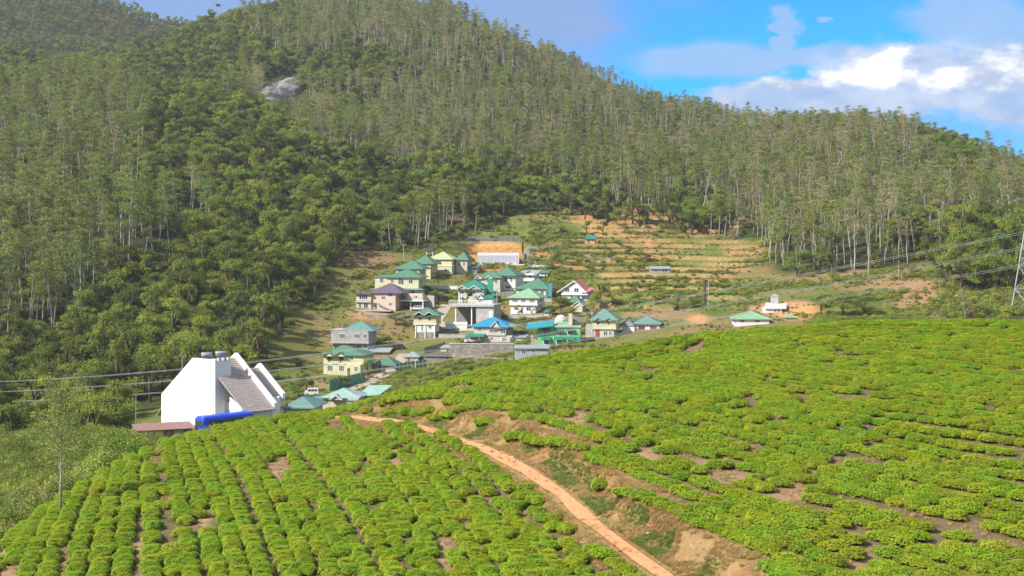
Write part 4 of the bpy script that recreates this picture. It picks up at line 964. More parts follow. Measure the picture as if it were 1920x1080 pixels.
    h.box('wall', 1008, 1088, 613, 648, M_gwall, 0, 7, 2); h.shed_roof('sloping_roof', 986, 1037, 616, 607, mat('teal_blue_roof', (.02,.26,.32), .5, .15, 1, 'roof'), -1.6, 6, .25, None, 610, 602); h.part('roof_edge', MB().box(h.X(1038), h.X(1089), -.3, 7.2, h.Zp(613.8), h.Zp(611.5)), M_conc)
    for i, x in enumerate((1024, 1048, 1069)):
        h.win(x, 624, 9, 7, mull=2); h.win(x, 641, 8, 9, mull=1); h.shed_roof('awning', x-8, x+8, 619, 616, R_teal, -.9, 0); h.shed_roof('awning', x-9, x+9, 636.5, 631, R_teal, -1.3, 0)
    h.shed_roof('awning', 1080, 1088, 636.5, 631, R_teal, -1.3, 0)
    h.rail(996, 1008, 628, 644, .5, M_trim, 5, 'rail_frame'); h.box('parapet', 1040, 1088, 606, 611.4, M_gwall, 5, 6.8)
    h.box('chimney_block', 1065, 1072, 589, 611, M_beige, 3, 5); h.box('plinth', 993, 1092, 648, 654, M_stone, -1.5, 7, 2)
    h = Thing('dome_greenhouse', 'white-ribbed dome of clear sheeting on the terrace behind the green house', 'greenhouse', 1054, 607, 378, 0)
    mb = MB(); cx, rr = h.X(1052), 11.5*h.s
    for a in np.linspace(0, math.pi, 6)[:-1]: mb.tube([(cx+rr*math.cos(t)*math.cos(a), 2+rr*math.cos(t)*math.sin(a), rr*1.35*math.sin(t)) for t in np.linspace(0, math.pi, 12)], .09, 4)
    for e in (.02, .5, 1.0): mb.tube([(cx+rr*math.cos(e)*math.cos(t), 2+rr*math.cos(e)*math.sin(t), rr*1.35*math.sin(e)) for t in np.linspace(0, 6.283, 17)], .07, 4)
    h.part('ribs', mb, M_trim); mb = MB(); k = 16
    for i in range(6):
        e0, e1 = i*.26, (i+1)*.26
        for j in range(k):
            t0, t1 = 6.283*j/k, 6.283*(j+1)/k; f_ = lambda e, t: (cx+rr*.97*math.cos(e)*math.cos(t), 2+rr*.97*math.cos(e)*math.sin(t), rr*1.31*math.sin(e)); mb.poly([f_(e0,t0), f_(e0,t1), f_(e1,t1), f_(e1,t0)])
    h.part('cover', mb, mat('plastic_sheet', (.55,.58,.60), .25, .2), None, True)
    h = Thing('parasol', 'teal garden parasol open on the green house terrace', 'parasol', 1076, 611, 371, 0)
    h.part('pole', MB().tube([(0,0,0),(0,0,h.Zp(598))], .05, 6), M_metal); mb = MB(); zt, ze, rr = h.Zp(597), h.Zp(603), 6*h.s
    for j in range(8): t0, t1 = 6.283*j/8, 6.283*(j+1)/8; mb.poly([(0,0,zt), (rr*math.cos(t0), rr*math.sin(t0), ze), (rr*math.cos(t1), rr*math.sin(t1), ze)])
    h.part('canopy', mb, R_teal)
    h = Thing('shed', 'long blue-grey sheet-metal shed with two small windows, low against the tea crest', 'shed', 996, 672, 338, -4)
    h.box('wall', 965, 1028, 652, 673, M_bluegrey, 0, 5, 2); h.shed_roof('roof', 963, 1030, 652.5, 649, R_grey, -.5, 5.5); h.win(982, 660, 7, 7); h.win(1000, 659, 6, 5)
    h = Thing('house', 'pale green house with bright blue roof and small front gable above a stone wall', 'house', 922, 643, None, -15, VG)
    h.box('upper_wall', 887, 948, 612, 630, M_pale, 0, 8); h.box('lower_wall', 898, 961, 630, 644, M_pale, .3, 8, 2); h.hip('roof', 880, 955, 613, 597, R_blue, 0, 8, .7, apex=918); h.gable('front_gable', 922, 940, 614, 603, R_blue, -1, 4, .3, .12, M_pale)
    h.hip('side_roof', 938, 966, 613, 608, R_bg, 2, 8); h.shed_roof('skirt_roof', 874, 910, 631.5, 626, R_teal, -2.2, .4); h.posts([877, 892], 631.5, 644, -1.9, M_ddoor, .12, 1); h.win(922, 620, 9, 9, mull=2); h.win(944, 621, 9, 9, mull=2); h.win(898, 619, 6, 5); h.win(921, 636, 5, 6, .3); h.win(945, 637, 7, 7, .3, mull=2); h.door(959, 644, 4, 11, None, .3)
    h = Thing('retaining_wall', 'long grey rubble stone retaining wall below the blue-roofed house', 'wall', 902, 662, None, -4)
    h.box('wall_body', 843, 962, 647, 664, M_stone, 0, 1.6, 2); h.part('coping', MB().box(h.X(842), h.X(963), -.1, 1.7, h.Zp(646), h.Zp(644.6)), M_conc)
    h = Thing('house', 'tall narrow cream house with two arched dormers and a stone ground floor', 'house', 797, 634, None, -8, VG)
    h.box('upper_wall', 775, 818, 591, 608, M_cream, 0, 7); h.box('middle_wall', 779, 815, 608, 623, M_white, .2, 7); h.box('stone_base', 779.5, 814.5, 623, 634, M_stone, .25, 7, 2); h.hip('roof', 768, 825, 591, 577, R_pale if False else R_green, 0, 7, .8)
    for x in (787, 806): h.win(x, 597, 6, 5, 0, arch=True); h.gable('dormer', x-9, x+9, 590, 584, R_green, -.9, 2, .3, .1, None, True)
    h.posts([779, 797, 815], 608, 634, .1, M_trim, .12, 1, 'pilaster'); h.band(775, 818, 608, 0, 7, .2); h.win(791, 614, 3, 12, .2); h.win(806, 613, 5, 5, .2)
    h = Thing('house', 'unfinished grey block house with a blue-green hipped roof and white-framed windows', 'house', 659, 660, None, -10, VG)
    h.box('upper_wall', 619, 692, 619, 643, M_grey, 0, 8, .0); h.box('lower_wall', 622, 690, 643, 662, M_grey, .6, 8, 3); h.hip('roof', 636, 702, 620, 604, R_bg, .5, 8, .4, apex=668); h.part('parapet', MB().box(h.X(618), h.X(648), -.1, 8, h.Zp(620), h.Zp(618)), M_conc)
    h.band(618, 692, 643, -.3, 8, .25, M_conc); h.win(641, 630, 10, 8, mull=2); h.win(670, 630, 10, 7, mull=2); h.win(685, 630, 6, 7); h.win(645, 650, 9, 6, .6, M_redw, mull=2); h.win(672, 650, 8, 8, .6, mull=2); h.win(686, 650, 6, 9, .6)
    h = Thing('house', 'yellow two-storey house with a green roof of two wavy front gables', 'house', 637, 704, None, -12, VG)
    h.box('wall', 605, 684, 665, 705, M_yel, 0, 8, 2); h.hip('roof', 600, 688, 666, 650, R_green, 0, 8, .6, apex=635)
    for x, w_ in ((617, 7), (640, 8)): h.gable('dormer', x-11, x+11, 668, 660, R_green, -1, 3, .3, .12, M_cream, False); h.win(x, 672, w_, 6, mull=2, frame=M_redw); h.win(x+.5, 691, 9, 10, mull=2, arch=True)
    h.win(660, 672, 6, 6); h.box('porch', 653, 680, 683, 704, M_yel, -1, -.02, 1); h.door(657, 703, 5, 13, None, -1); h.win(671, 691, 5, 8, -1); h.band(605, 684, 683, 0, 8, .15, M_yel)
    h = Thing('shed', 'flat grey-roofed shed with a rusty red band, beside the grey block house', 'shed', 712, 666, None, -6)
    h.box('wall', 692, 729, 660, 669, M_brick, 0, 4, 1); h.shed_roof('roof', 688, 731, 660.5, 655, R_grey, -.6, 5); h.win(700, 664, 5, 3); h.win(716, 664, 7, 3)
    h = Thing('house', 'small low house with a green hipped roof and bushy yard, right of the yellow house', 'house', 718, 694, None, -8, VG)
    h.box('wall', 702, 740, 685, 695, M_pale, 0, 6, 1); h.hip('roof', 698, 744, 685, 669, R_green, 0, 6, .6); h.win(713, 689, 5, 5); h.win(727, 689, 7, 5, mull=2); h.door(720, 695, 3, 8)
    h = Thing('shed', 'small grey stone shed with a low hipped roof on the dry bank', 'shed', 771, 677, None, -6)
    h.box('wall', 758, 784, 669, 679, M_conc, 0, 5, 1); h.hip('roof', 755, 787, 669, 660, R_grey, 0, 5, .3); h.door(766, 678, 3, 8)
    h = Thing('outbuilding', 'ruined grey stone outbuilding below the lane', 'shed', 815, 678, None, -4)
    h.box('wall', 797, 836, 668, 681, M_stone, 0, 4, 1); h.shed_roof('roof', 795, 838, 668.5, 665, R_dark, -.3, 4.3)
    for (lab, x0_, x1_, b_, t_, m__) in (('pale concrete retaining wall under the white two-storey house', 946, 1020, 597, 590, M_conc), ('stone retaining wall below the pink-roofed house', 1040, 1100, 603, 596, M_stone), ('rubble wall below the purple-roofed house', 685, 770, 600, 592, M_stone), ('low concrete wall beside the tall cream house', 822, 880, 634, 628, M_conc), ('low white yard wall under the upper green roofs', 742, 860, 540, 536, M_white), ('concrete wall under the large green-roofed house', 968, 1036, 567, 560, M_conc), ('stone wall under the green L-shaped roof', 895, 962, 556, 549, M_stone)):
        h = Thing('retaining_wall', lab, 'wall', (x0_+x1_)/2, b_, None, -10); h.box('wall_body', x0_, x1_, t_, b_, m__, 0, .5, 1); h.part('coping', MB().box(h.X(x0_)-.1, h.X(x1_)+.1, -.08, .58, h.Zp(t_), h.Zp(t_)+.12), M_conc)
    for (lab, x0_, x1_, b_, e_, a_, rf, m__) in (('small shed with a rusty roof behind the carport', 812, 826, 560, 553, 549, R_dark, M_brick), ('small white outhouse with a green roof beside the lane', 1012, 1026, 518, 511, 507, R_green, M_white), ('small grey store with a flat sheet roof right of the blue-roofed house', 966, 984, 640, 632, 629, R_grey, M_conc), ('small white store with a teal roof above the green house', 1020, 1034, 592, 585, 581, R_teal, M_white), ('small pale store with a grey roof left of the stone retaining wall', 826, 842, 660, 652, 649, R_grey, M_pale), ('small cream outhouse with a green roof below the teal skirt roof', 800, 812, 550, 543, 539, R_green, M_cream)):
        h = Thing('shed', lab, 'shed', (x0_+x1_)/2, b_, None, -14); h.box('wall', x0_, x1_, e_, b_, m__, 0, 3.5, 1); h.shed_roof('roof', x0_-2, x1_+2, e_+.5, a_, rf, -.4, 3.9); h.win((x0_+x1_)/2-2, (e_+b_)/2, 3, 3); h.door(x1_-3, b_, 3, (b_-e_)*.85)
    # --- roofs behind the tea crest
    h = Thing('house', 'low cream house with an aqua roof and wavy front gable, half hidden by the tea', 'house', 637, 760, 285, -8, VG)
    h.box('wall', 604, 672, 744, 762, M_beige, 0, 7, 2); h.hip('roof', 601, 676, 745, 731, R_aqua, 0, 8, .6, apex=634); h.gable('front_gable', 620, 645, 748, 739, R_aqua, -1.2, 3, .3, .12, M_beige); h.win(613, 752, 6, 6); h.win(655, 752, 8, 5)
    h.shed_roof('verandah_roof', 656, 676, 748, 741, R_grey, -2, 2)
    h = Thing('shed', 'long shed with a bright aqua sheet roof, half hidden by the tea rows', 'shed', 694, 755, 290, -16)
    h.box('wall', 672, 714, 742, 757, M_bluegrey, 0, 6, 2); h.shed_roof('roof', 668, 716, 744, 728, R_aqua, -.6, 6.5, pf2=738, pb2=727)
    h = Thing('house', 'house with a wide dull green sheet roof, right of the white gabled house', 'house', 556, 772, 262, -6, VG)
    h.box('wall', 531, 586, 761, 776, M_pale, 0, 7, 2); h.hip('roof', 526, 593, 764, 747, R_bg, 0, 9, .6, apex=558); h.win(545, 768, 8, 4)
    h = Thing('shed', 'small shed with a bright blue sheet roof on the lane beside the dull green roof', 'shed', 597, 765, 276, 12)
    h.box('wall', 588, 604, 757, 767, M_conc, 0, 4, 2); h.shed_roof('roof', 585, 606, 758, 749, R_blue, -.5, 4.5)
    h = Thing('house', 'low house with a pale green and blue hipped roof, behind the tea crest at right', 'house', 1411, 610, 365, -3, VG)
    h.box('wall', 1379, 1442, 598, 612, M_white, 0, 9, 1); h.hip('roof', 1373, 1446, 598, 585, R_pale, 0, 9, .5); h.win(1392, 602, 8, 4, mull=2); h.win(1420, 602, 8, 4, mull=2)
    h = Thing('house', 'white building with curved pale roof and a water tower block, on the orange cutting', 'house', 1455, 606, 385, -12, VG)
    h.box('wall', 1430, 1466, 578, 606, M_white, 0, 9, 1); mb = MB()
    for i in range(6):
        a, b = i/6, (i+1)/6; z0 = h.Zp(578-8*math.sin(a*1.5)); z1 = h.Zp(578-8*math.sin(b*1.5)); mb.prism([(h.X(1434),-.6+11*a,z0),(h.X(1434),-.6+11*b,z1),(h.X(1434),-.6+11*b,z1-.15),(h.X(1434),-.6+11*a,z0-.15)], (h.X(1474)-h.X(1434), 0, 0))
    h.part('roof', mb, mat('pale_roof', (.58,.58,.56), .5, .1)); h.win(1453.5, 583, 4, 4, -.02); h.win(1460, 583, 4, 4, -.02); h.part('balcony', MB().box(h.X(1448), h.X(1466), -1.4, -.03, h.Zp(590), h.Zp(588)), R_bg); h.posts([1448, 1465], 590, 606, -1.3, M_trim, .12, 1); h.win(1457, 597, 10, 9, 0, mull=2)
    h.box('tank_tower', 1444, 1458, 557, 572, M_conc, 7, 9); h.hip('tower_cap', 1443, 1459, 557, 553, R_grey, 7, 9, .1)
    h = Thing('shed', 'small shed with a green roof half sunk behind the tea crest, on the orange cutting', 'shed', 1485, 603, 370, 0)
    h.box('wall', 1476, 1492, 595, 606, M_cream, 0, 4, 1); h.hip('roof', 1473, 1494, 595, 590, R_pale, 0, 4, .4); h.win(1484, 599, 4, 3)
    # --- fields
    h = Thing('hut', 'tiny pink brick hut with a green roof on the dry terrace under the forest', 'hut', 1107, 459, None, -10)
    h.box('wall', 1098, 1115, 450, 459, mat('pink_brick', (.55,.30,.22)), 0, 3.5, 1); h.shed_roof('roof', 1097, 1118, 450, 443, R_teal, -.5, 4); h.door(1104, 459, 2.5, 6)
    h = Thing('farmhouse', 'old dark-roofed farmhouse among trees at the forest edge, highest building', 'house', 981, 428, 585, -6)
    h.box('wall', 962, 1000, 418, 428, M_conc, 0, 8, 2); h.gable('roof', 958, 976, 420, 410, R_dark, -1.5, 6, .3, .12, M_white); h.shed_roof('long_roof', 961, 1002, 418, 408, R_grey, -.8, 6); h.shed_roof('porch_roof', 992, 1016, 430, 423, R_grey, -4, 0); h.win(984, 422, 4, 4); h.win(993, 422, 4, 4)
    h = Thing('shelter', 'small green-sheeted shelter in the planting under the forest edge', 'shed', 1070, 426, 590, 0)
    h.shed_roof('roof', 1061, 1079, 425, 419, R_teal, 0, 5); h.posts([1062, 1078], 424, 430, .3, M_wood, .1, 1); h.box('wall', 1063, 1077, 425, 430, M_wood, 3, 3.2, 1)
    h = Thing('shed', 'long dark-fronted shed on the terraces right of the tall round tree', 'shed', 1238, 515, None, 0)
    h.box('wall', 1220, 1257, 507, 515, M_bluegrey, 0, 4, 1); h.shed_roof('roof', 1219, 1258, 507.5, 503, R_grey, -.4, 4.5); h.win(1230, 511, 7, 4); h.win(1246, 511, 10, 4)
    h = Thing('greenhouse', 'long low greenhouse of pale plastic sheeting on the orange cutting', 'greenhouse', 934, 496, None, 0)
    L_ = 5.2; a, b = h.X(895), h.X(973); z0 = 0; zf = h.Zp(479); pl = mat('plastic_film', (.50,.50,.58), .35, .12, .6)
    h.part('cover', MB().prism([(a,0,-.3),(a,0,zf),(a,L_*.5,h.Zp(474)),(a,L_,zf),(a,L_,-.3)], (b-a,0,0)), pl); fr = MB()
    for k in range(13): c = a+(b-a)*k/12; fr.box(c-.05,c+.05,-.06,-.01,-.3,zf).box(c-.05,c+.05,-.06,L_*.5,zf+.02,zf+.05) if False else fr.box(c-.05,c+.05,-.06,-.01,-.3,zf)
    h.part('frame', fr, M_trim); h.part('base', MB().box(a-.4, b+2.2, -.9, -.1, -1.0, .12), M_trim)
    h = Thing('stone_heap', 'pile of white stones and sacks beside the lane under the tall round tree', 'heap', 1014, 503, None, 0); mb = MB(); g = random.Random(5)
    for k in range(26):
        x, y, s_ = g.uniform(-2.6, 2.6), g.uniform(-1, 1.5), g.uniform(.25, .7); z = g.uniform(0, .5); n0 = len(mb.v)
        mb.prism([(x+s_*math.cos(t)*g.uniform(.8, 1.2), y, z+s_*math.sin(t)*g.uniform(.7, 1.1)) for t in np.linspace(0, 5.3, 6)], (g.uniform(-.1, .1), s_, .05))
    h.part('stones', mb, mat('pale_stone', (.68,.66,.62), .9, .2))
village()
# ------------------------------------------------------------------ roads and yards of the village
road('lane', [(985,470),(992,478),(996,490),(1000,505),(1005,520),(1040,535)], 3.2, M_asph)
road('road', [(985,470),(1005,466),(1040,472),(1100,482),(1135,488)], 2.4, M_asph)
road('village_lane', [(838,572),(828,588),(818,602),(830,614),(860,620),(900,618),(960,606),(1000,600)], 3.4, M_dirtroad)
road('dirt_lane', [(760,664),(740,690),(700,716),(660,730),(620,745),(585,745)], 3.4, M_dirtroad, 270)
road('farm_track', [(1030,640),(1060,655),(1000,670)], 2.0, M_dirtroad) if False else None
# ------------------------------------------------------------------ the white gabled house
def white_house():
    Y0 = 258.0; x0 = (380-960)/FPX*Y0; zg = -33.2; th = R(49)
    o = empty('gabled_house', (x0, Y0, zg), 0); tag(o, 'big bright white steep-gabled house with brown tiled roofs and flat tower, beside the blue bus', 'house')
    r = np.array([math.cos(th), math.sin(th)]); c = np.array([math.sin(th), -math.cos(th)])
    def P(rr, cc, z): return (r[0]*rr+c[0]*cc, r[1]*rr+c[1]*cc, z)
    def blk(name, r0, r1, c0, c1, z0, z1, m, parent=None):
        mb = MB(); mb.prism([P(r0,c0,z0), P(r0,c1,z0), P(r1,c1,z0), P(r1,c0,z0)], (0,0,z1-z0)); return mb.build(name, m, parent or o)
    ME = mat('bright_white_wall', (.82,.82,.81), .7, .03); MT = RF('brown_tile_roof', .40,.335,.30)
    ztop = zpy(672, Y0+1)-zg; zeL = zpy(740, Y0+7)-zg; zpk = zpy(666, 262)-zg; sl = .745; hw = 11.2; hl = 12.8
    ctl = -3.1
    # near end wall with its flat top and left slope, one slab
    fr_ = [P(0,-hl,-3), P(0,-hl,zeL), P(0,ctl,ztop), P(0,3.7,ztop), P(0,3.7,-3)]
    d = P(.45,0,0); MB().prism(fr_, (d[0],d[1],0)).build('end_wall', ME, o)
    blk('tower', .46, 3.6, -2.0, 3.7, -3, ztop-.25, ME)
    for k in range(3): blk('merlon', .7+k*1.1, 1.2+k*1.1, 3.3, 3.72, ztop-.24, ztop+.25, ME)
    blk('recess_wall', 2.6, 2.9, 3.71, hw-.6, -3, zpk-sl*hw+.1, ME)
    def roofpair(tag_, r0, r1, pk, hwid, thk=.28, off=0.0, left=True, eave=0.0):
        mb = MB(); top = [P(r0,0+off,pk), P(r0,hwid+off+eave,pk-sl*(hwid+eave)), P(r1,hwid+off+eave,pk-sl*(hwid+eave)), P(r1,off,pk)]
        mb.prism(top, (0,0,-thk))
        if left: mb.prism([P(r0,off,pk), P(r1,off,pk), P(r1,-hwid+off,pk-sl*hwid), P(r0,-hwid+off,pk-sl*hwid)], (0,0,-thk))
        ro = mb.build(tag_, MT, o); cs = MB()                        # tile courses
        nrm = Vector(P(0, sl, 1)); 
        for k in range(1, 26):
            t = (hwid+eave)*k/26; a = P(r0, off+t, pk-sl*t+.03); b = P(r1, off+t, pk-sl*t+.03); cs.tube([a, b], .022, 4)
        cs.build('tile_courses', mat('tile_edge', (.33,.275,.245), .8), ro)
        return ro
    roofpair('main_roof', 3.61, 7.3, zpk-.5, hw, eave=.6); roofpair('lower_roof', .5, 4.4, zpk-.55, hw, eave=.6) if False else None
    # roof slope right of the tower reaches towards the front
    mb = MB(); mb.prism([P(.5,3.72+.4,zpk-.5-sl*4.12), P(.5,hw+.6,zpk-.5-sl*(hw+.6)), P(3.605,hw+.6,zpk-.5-sl*(hw+.6)), P(3.605,4.12,zpk-.5-sl*4.12)], (0,0,-.28)); fr2 = mb.build('front_roof', MT, o)
    cs = MB()
    for k in range(1, 18): t = 4.12+(hw+.6-4.12)*k/18; cs.tube([P(.5,t,zpk-.47-sl*t), P(3.6,t,zpk-.49-sl*t)], .022, 4)
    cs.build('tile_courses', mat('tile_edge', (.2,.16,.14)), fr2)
    def barge(rr, pk, hwid, off=0.0, w_=.95, lo=0.0):
        mb = MB(); mb.prism([P(rr,off,pk+.35), P(rr,hwid+off+.3,pk-sl*(hwid+.3)+.35), P(rr,hwid+off+.3,pk-sl*(hwid+.3)-w_), P(rr,off,pk-w_-.2), P(rr,-hwid+off,pk-sl*hwid-w_), P(rr,-hwid+off,pk-sl*hwid+.35)], (r[0]*.7, r[1]*.7, 0)); mb.build('gable_parapet', ME, o)
    barge(7.31, zpk, hw); blk('main_wall', .6, 7.3, hw-.9, hw-.5, -3, zpk-.9-sl*(hw-.5), ME); blk('inner_wall', 3.8, 7.28, -hw+.5, -hw+.9, -3, zpk-1.2-sl*(hw-.5), ME)
    MB().prism([P(6.9,-hw+.5,-3), P(6.9,hw-.5,-3), P(6.9,hw-.5,zpk-1.1-sl*(hw-.5)), P(6.9,0,zpk-1.4), P(6.9,-hw+.5,zpk-1.1-sl*(hw-.5))], (r[0]*.3, r[1]*.3, 0)).build('rear_gable_wall', ME, o)
    # little lit triangle of end wall under the front slope
    MB().prism([P(.9,6.8,-3), P(.9,hw-.4,-3), P(.9,hw-.4,zpk-.95-sl*(hw-.4)), P(.9,6.8,zpk-.95-sl*6.8-1.0)], (r[0]*.25, r[1]*.25, 0)).build('front_gable_wall', ME, o)
    # second, lower wing behind
    pk2 = zpk-2.3; roofpair('wing_roof', 8.05, 12.9, pk2-.45, hw-4.4, eave=.5); barge(12.91, pk2, hw-4.4, 0, .8); blk('wing_wall', 8.1, 12.9, hw-4.8, hw-4.5, -3, pk2-1.0-sl*(hw-4.6), ME)
    blk('small_tower', 9.0, 11.0, hw-4.2, hw-2.4, -3, zpy(737, 270)-zg, ME)
    for k in range(3): blk('merlon', 9.02+k*.78, 9.4+k*.78, hw-2.8, hw-2.41, zpy(737, 270)-zg+.01, zpy(733.5, 270)-zg, ME)
    # windows low on the shaded side, a lamp bracket and gutter
    for cc in (4.6, 6.2): f = blk('window', 2.5, 2.6, cc-.35, cc+.35, zpy(771, 258)-zg, zpy(767, 258)-zg, M_trim); blk('pane', 2.45, 2.5, cc-.28, cc+.28, zpy(770.6, 258)-zg, zpy(767.4, 258)-zg, M_glass, f)
    for rr in (4.4, 6.0): f = blk('window', rr-.4, rr+.4, hw-.5, hw-.42, .9, 1.7, M_trim); blk('pane', rr-.3, rr+.3, hw-.42, hw-.4, 1.0, 1.6, M_glass, f)
    MB().tube([P(-.15,3.3,-2), P(-.15,3.3,zpy(728, 256)-zg)], .07, 6).build('downpipe', M_trim, o)
    MB().prism([P(.2,-hl-.05,zeL-2.2), P(.2,-hl-1.8,zeL-4.2), P(3,-hl-1.8,zeL-4.2), P(3,-hl-.05,zeL-2.2)], (0,0,-.15)).build('side_awning', MT, o)
    # two cylindrical solar water heaters on the flat top
    for i, (rr, cc, dz, lab) in enumerate(((1.6, -.9, -.1, 'horizontal grey water tank on the white tower, left of the pair'), (2.6, 2.0, .25, 'horizontal grey water tank on the white tower, right and higher of the pair'))):
        x, y, _ = P(rr, cc, 0); t = empty('water_tank', (x0+x, Y0+y, zg+ztop-.25), R(12)); tag(t, lab, 'water tank', 'water tanks on the white house')
        mb = MB(); mb.tube([(-1.0,0,.95+dz),(-.94,0,.95+dz),(.94,0,.95+dz),(1.0,0,.95+dz)], [.35,.46,.46,.35], 14); mb.build('drum', mat('tank_grey', (.24,.27,.32), .35, .15), t, True)
        f = MB()
        for sx_ in (-.6, .6):
            for sy_ in (-.3, .3): f.tube([(sx_, sy_, 0), (sx_, sy_*.9, .6+dz)], .05, 4)
        f.build('stand', M_metal, t)
        MB().poly([(-.9,-.5,.5+dz),(.9,-.5,.5+dz),(.9,-1.7,.1),(-.9,-1.7,.1)]).poly([(-.9,-1.7,.06),(.9,-1.7,.06),(.9,-.5,.46+dz),(-.9,-.5,.46+dz)]).build('collector', M_glass, t)
white_house()
# ------------------------------------------------------------------ vehicles
def wheel(o, x, y, r, w_=.28):
    t = MB().tube([(x, y-w_/2, r), (x, y+w_/2, r)], r, 16).build('wheel', mat('tyre', (.03,.03,.03), .9), o)
    MB().tube([(x, y-w_/2-.02, r), (x, y+w_/2+.02, r)], r*.55, 12).build('rim', M_metal, t)
def bus(name, label, x, y, z, yaw, L_=9.6, H=3.1, Wd=2.4, col=(.02,.09,.80), stripe=None, cat='bus'):
    o = empty(name, (x, y, z), yaw); tag(o, label, cat); m = mat(name+'_paint', col, .35, .05)
    # profile along x (front at -L/2), rounded roof
    prof = [(-Wd/2,.35),(-Wd/2,H-.45),(-Wd/2+.14,H-.18),(-Wd/2+.45,H-.03),(0,H),(Wd/2-.45,H-.03),(Wd/2-.14,H-.18),(Wd/2,H-.45),(Wd/2,.35)]
    mb = MB(); n = len(prof); xs = [(-L_/2,.9),(-L_/2+.25,.985),(-L_/2+.7,1),(L_/2-.4,1),(L_/2,.94)]
    for (xx, k) in xs: mb.v += [(xx, a*k, .35+(b-.35)*k) for a, b in prof]
    for i in range(len(xs)-1):
        for j in range(n): q = (j+1) % n; mb.f.append((i*n+j, i*n+q, (i+1)*n+q, (i+1)*n+j))
    mb.f.append(tuple(range(n))[::-1]); mb.f.append(tuple((len(xs)-1)*n+j for j in range(n))); mb.build('body', m, o)
    g = MB().box(-L_/2-.03, -L_/2+.02, -Wd*.4, Wd*.4, 1.35, H-.75).build('windscreen', M_glass, o)
    k = int(L_/1.5)
    for s_ in (-1, 1):
        for i in range(k-1):
            a = -L_/2+1.1+i*(L_-1.6)/(k-1); MB().box(a, a+(L_-1.6)/(k-1)-.12, s_*(Wd/2-.01), s_*(Wd/2+.03), 1.5, H-.85).build('window', M_glass, o)
        MB().box(-L_/2-.05, -L_/2+.03, s_*Wd*.36-.17, s_*Wd*.36+.17, .75, .98).build('headlight', M_trim, o)
        for xx in (-L_/2+1.9, L_/2-2.3): wheel(o, xx, s_*(Wd/2-.16), .48)
        MB().tube([(-L_/2+.1, s_*Wd*.5, H-.7), (-L_/2-.3, s_*(Wd*.5+.2), H-.75), (-L_/2-.3, s_*(Wd*.5+.22), H-1.1)], .05, 4).build('mirror', M_metal, o)
    MB().box(-L_/2-.06, -L_/2+.1, -Wd*.46, Wd*.46, .4, .62).build('bumper', M_metal, o)
    if stripe: MB().box(-L_/2+.8, L_/2-.5, -Wd/2-.035, -Wd/2-.005, 1.1, 1.3).build('stripe', stripe, o)
    return o
bus('blue_bus', 'long bright blue bus parked in front of the white gabled house', (373-960)/FPX*242+5.4*.656, 242+5.4*.755, -31.8, R(49), 10.8, 3.35, 2.5)
x, y, z = place(856, 619); bus('minibus', 'white minibus with dark windows parked beside the tall cream house', x, y+1.2, z-.1, R(-2), 6.0, 2.3, 2.0, (.75,.75,.75))
def car(label, px, base, yaw, col, L_=4.2, H=1.5, van=False, Y=None, name='parked_car', cat='car'):
    x, y, z = place(px, base, Y); o = empty(name, (x, y, z+.02), R(yaw)); tag(o, label, cat, 'cars parked in the village' if cat == 'car' else None); m = mat('car_paint_%d%d%d' % tuple(int(c*9) for c in col), col, .3, .04); w_ = .85
    P_ = [(-L_/2,.35),(-L_/2,.8),(-L_*.3,.95),(-L_*.17,H),(L_*.3,H),(L_*.44,.95),(L_/2,.9),(L_/2,.35)] if not van else [(-L_/2,.35),(-L_/2,.95),(-L_*.36,1.15),(-L_*.25,H),(L_*.47,H),(L_/2,1.1),(L_/2,.35)]
    MB().prism([(a, -w_, b) for a, b in P_], (0, 2*w_, 0)).build('body', m, o); x0_, x1_ = (-L_*.2, L_*.33) if not van else (-L_*.24, L_*.42); nw = 2 if not van else 3
    for s_ in (-1, 1):
        for k in range(nw): a = x0_+(x1_-x0_)*k/nw; MB().box(a+.05, a+(x1_-x0_)/nw-.05, s_*w_, s_*(w_+.02), 1.0, H-.12).build('window', M_glass, o)
        for xx in (-L_*.31, L_*.3): wheel(o, xx, s_*(w_-.1), .31, .22)
        MB().box(-L_/2-.02, -L_/2+.02, s_*.6-.14, s_*.6+.14, .62, .76).build('headlight', M_trim, o)
    a, b = (P_[2], P_[3]); MB().poly([(a[0]-.02,-w_*.85,a[1]+.03),(b[0]-.02,-w_*.85,b[1]-.02),(b[0]-.02,w_*.85,b[1]-.02),(a[0]-.02,w_*.85,a[1]+.03)]).build('windscreen', M_glass, o)
car('white van with dark windows parked on the dirt lane above the aqua roof', 584, 742, 6, (.72,.72,.72), 2.9, 1.6, True, 305, 'parked_van', 'van')
car('dark car parked on the slope beside the grey block house', 744, 656, 10, (.05,.05,.06)); car('silver car under the carport beside the purple-roofed house', 783, 583, -8, (.6,.6,.6)); car('dark red car on the orange yard above the blue roof', 938, 600, 5, (.10,.04,.04)); car('small white car in the yard left of the blue-roofed house', 886, 643, 14, (.7,.7,.68))
# ------------------------------------------------------------------ red roofed shed by the bus
h = Thing('brick_shed', 'low shed with rusty red sheet roof and pink brick wall, left of the blue bus', 'shed', 300, 828, 236, 24)
h.box('end_wall', 259, 306, 806, 829, mat('pink_brick', (.55,.30,.22)), 0, .2, 2); h.box('wall', 259.5, 360, 807, 829, mat('patched_planks', (.22,.15,.12), .9, .5, 2), .21, 4, 2)
h.shed_roof('roof', 256, 366, 805, 799, RF('rusty_roof', .30,.16,.13), -.5, 5); h.box('grey_panel', 326, 344, 808, 829, M_bluegrey, .12, .2, 2); h.door(316, 828, 7, 18, M_wood); h.win(280, 815, 8, 6)
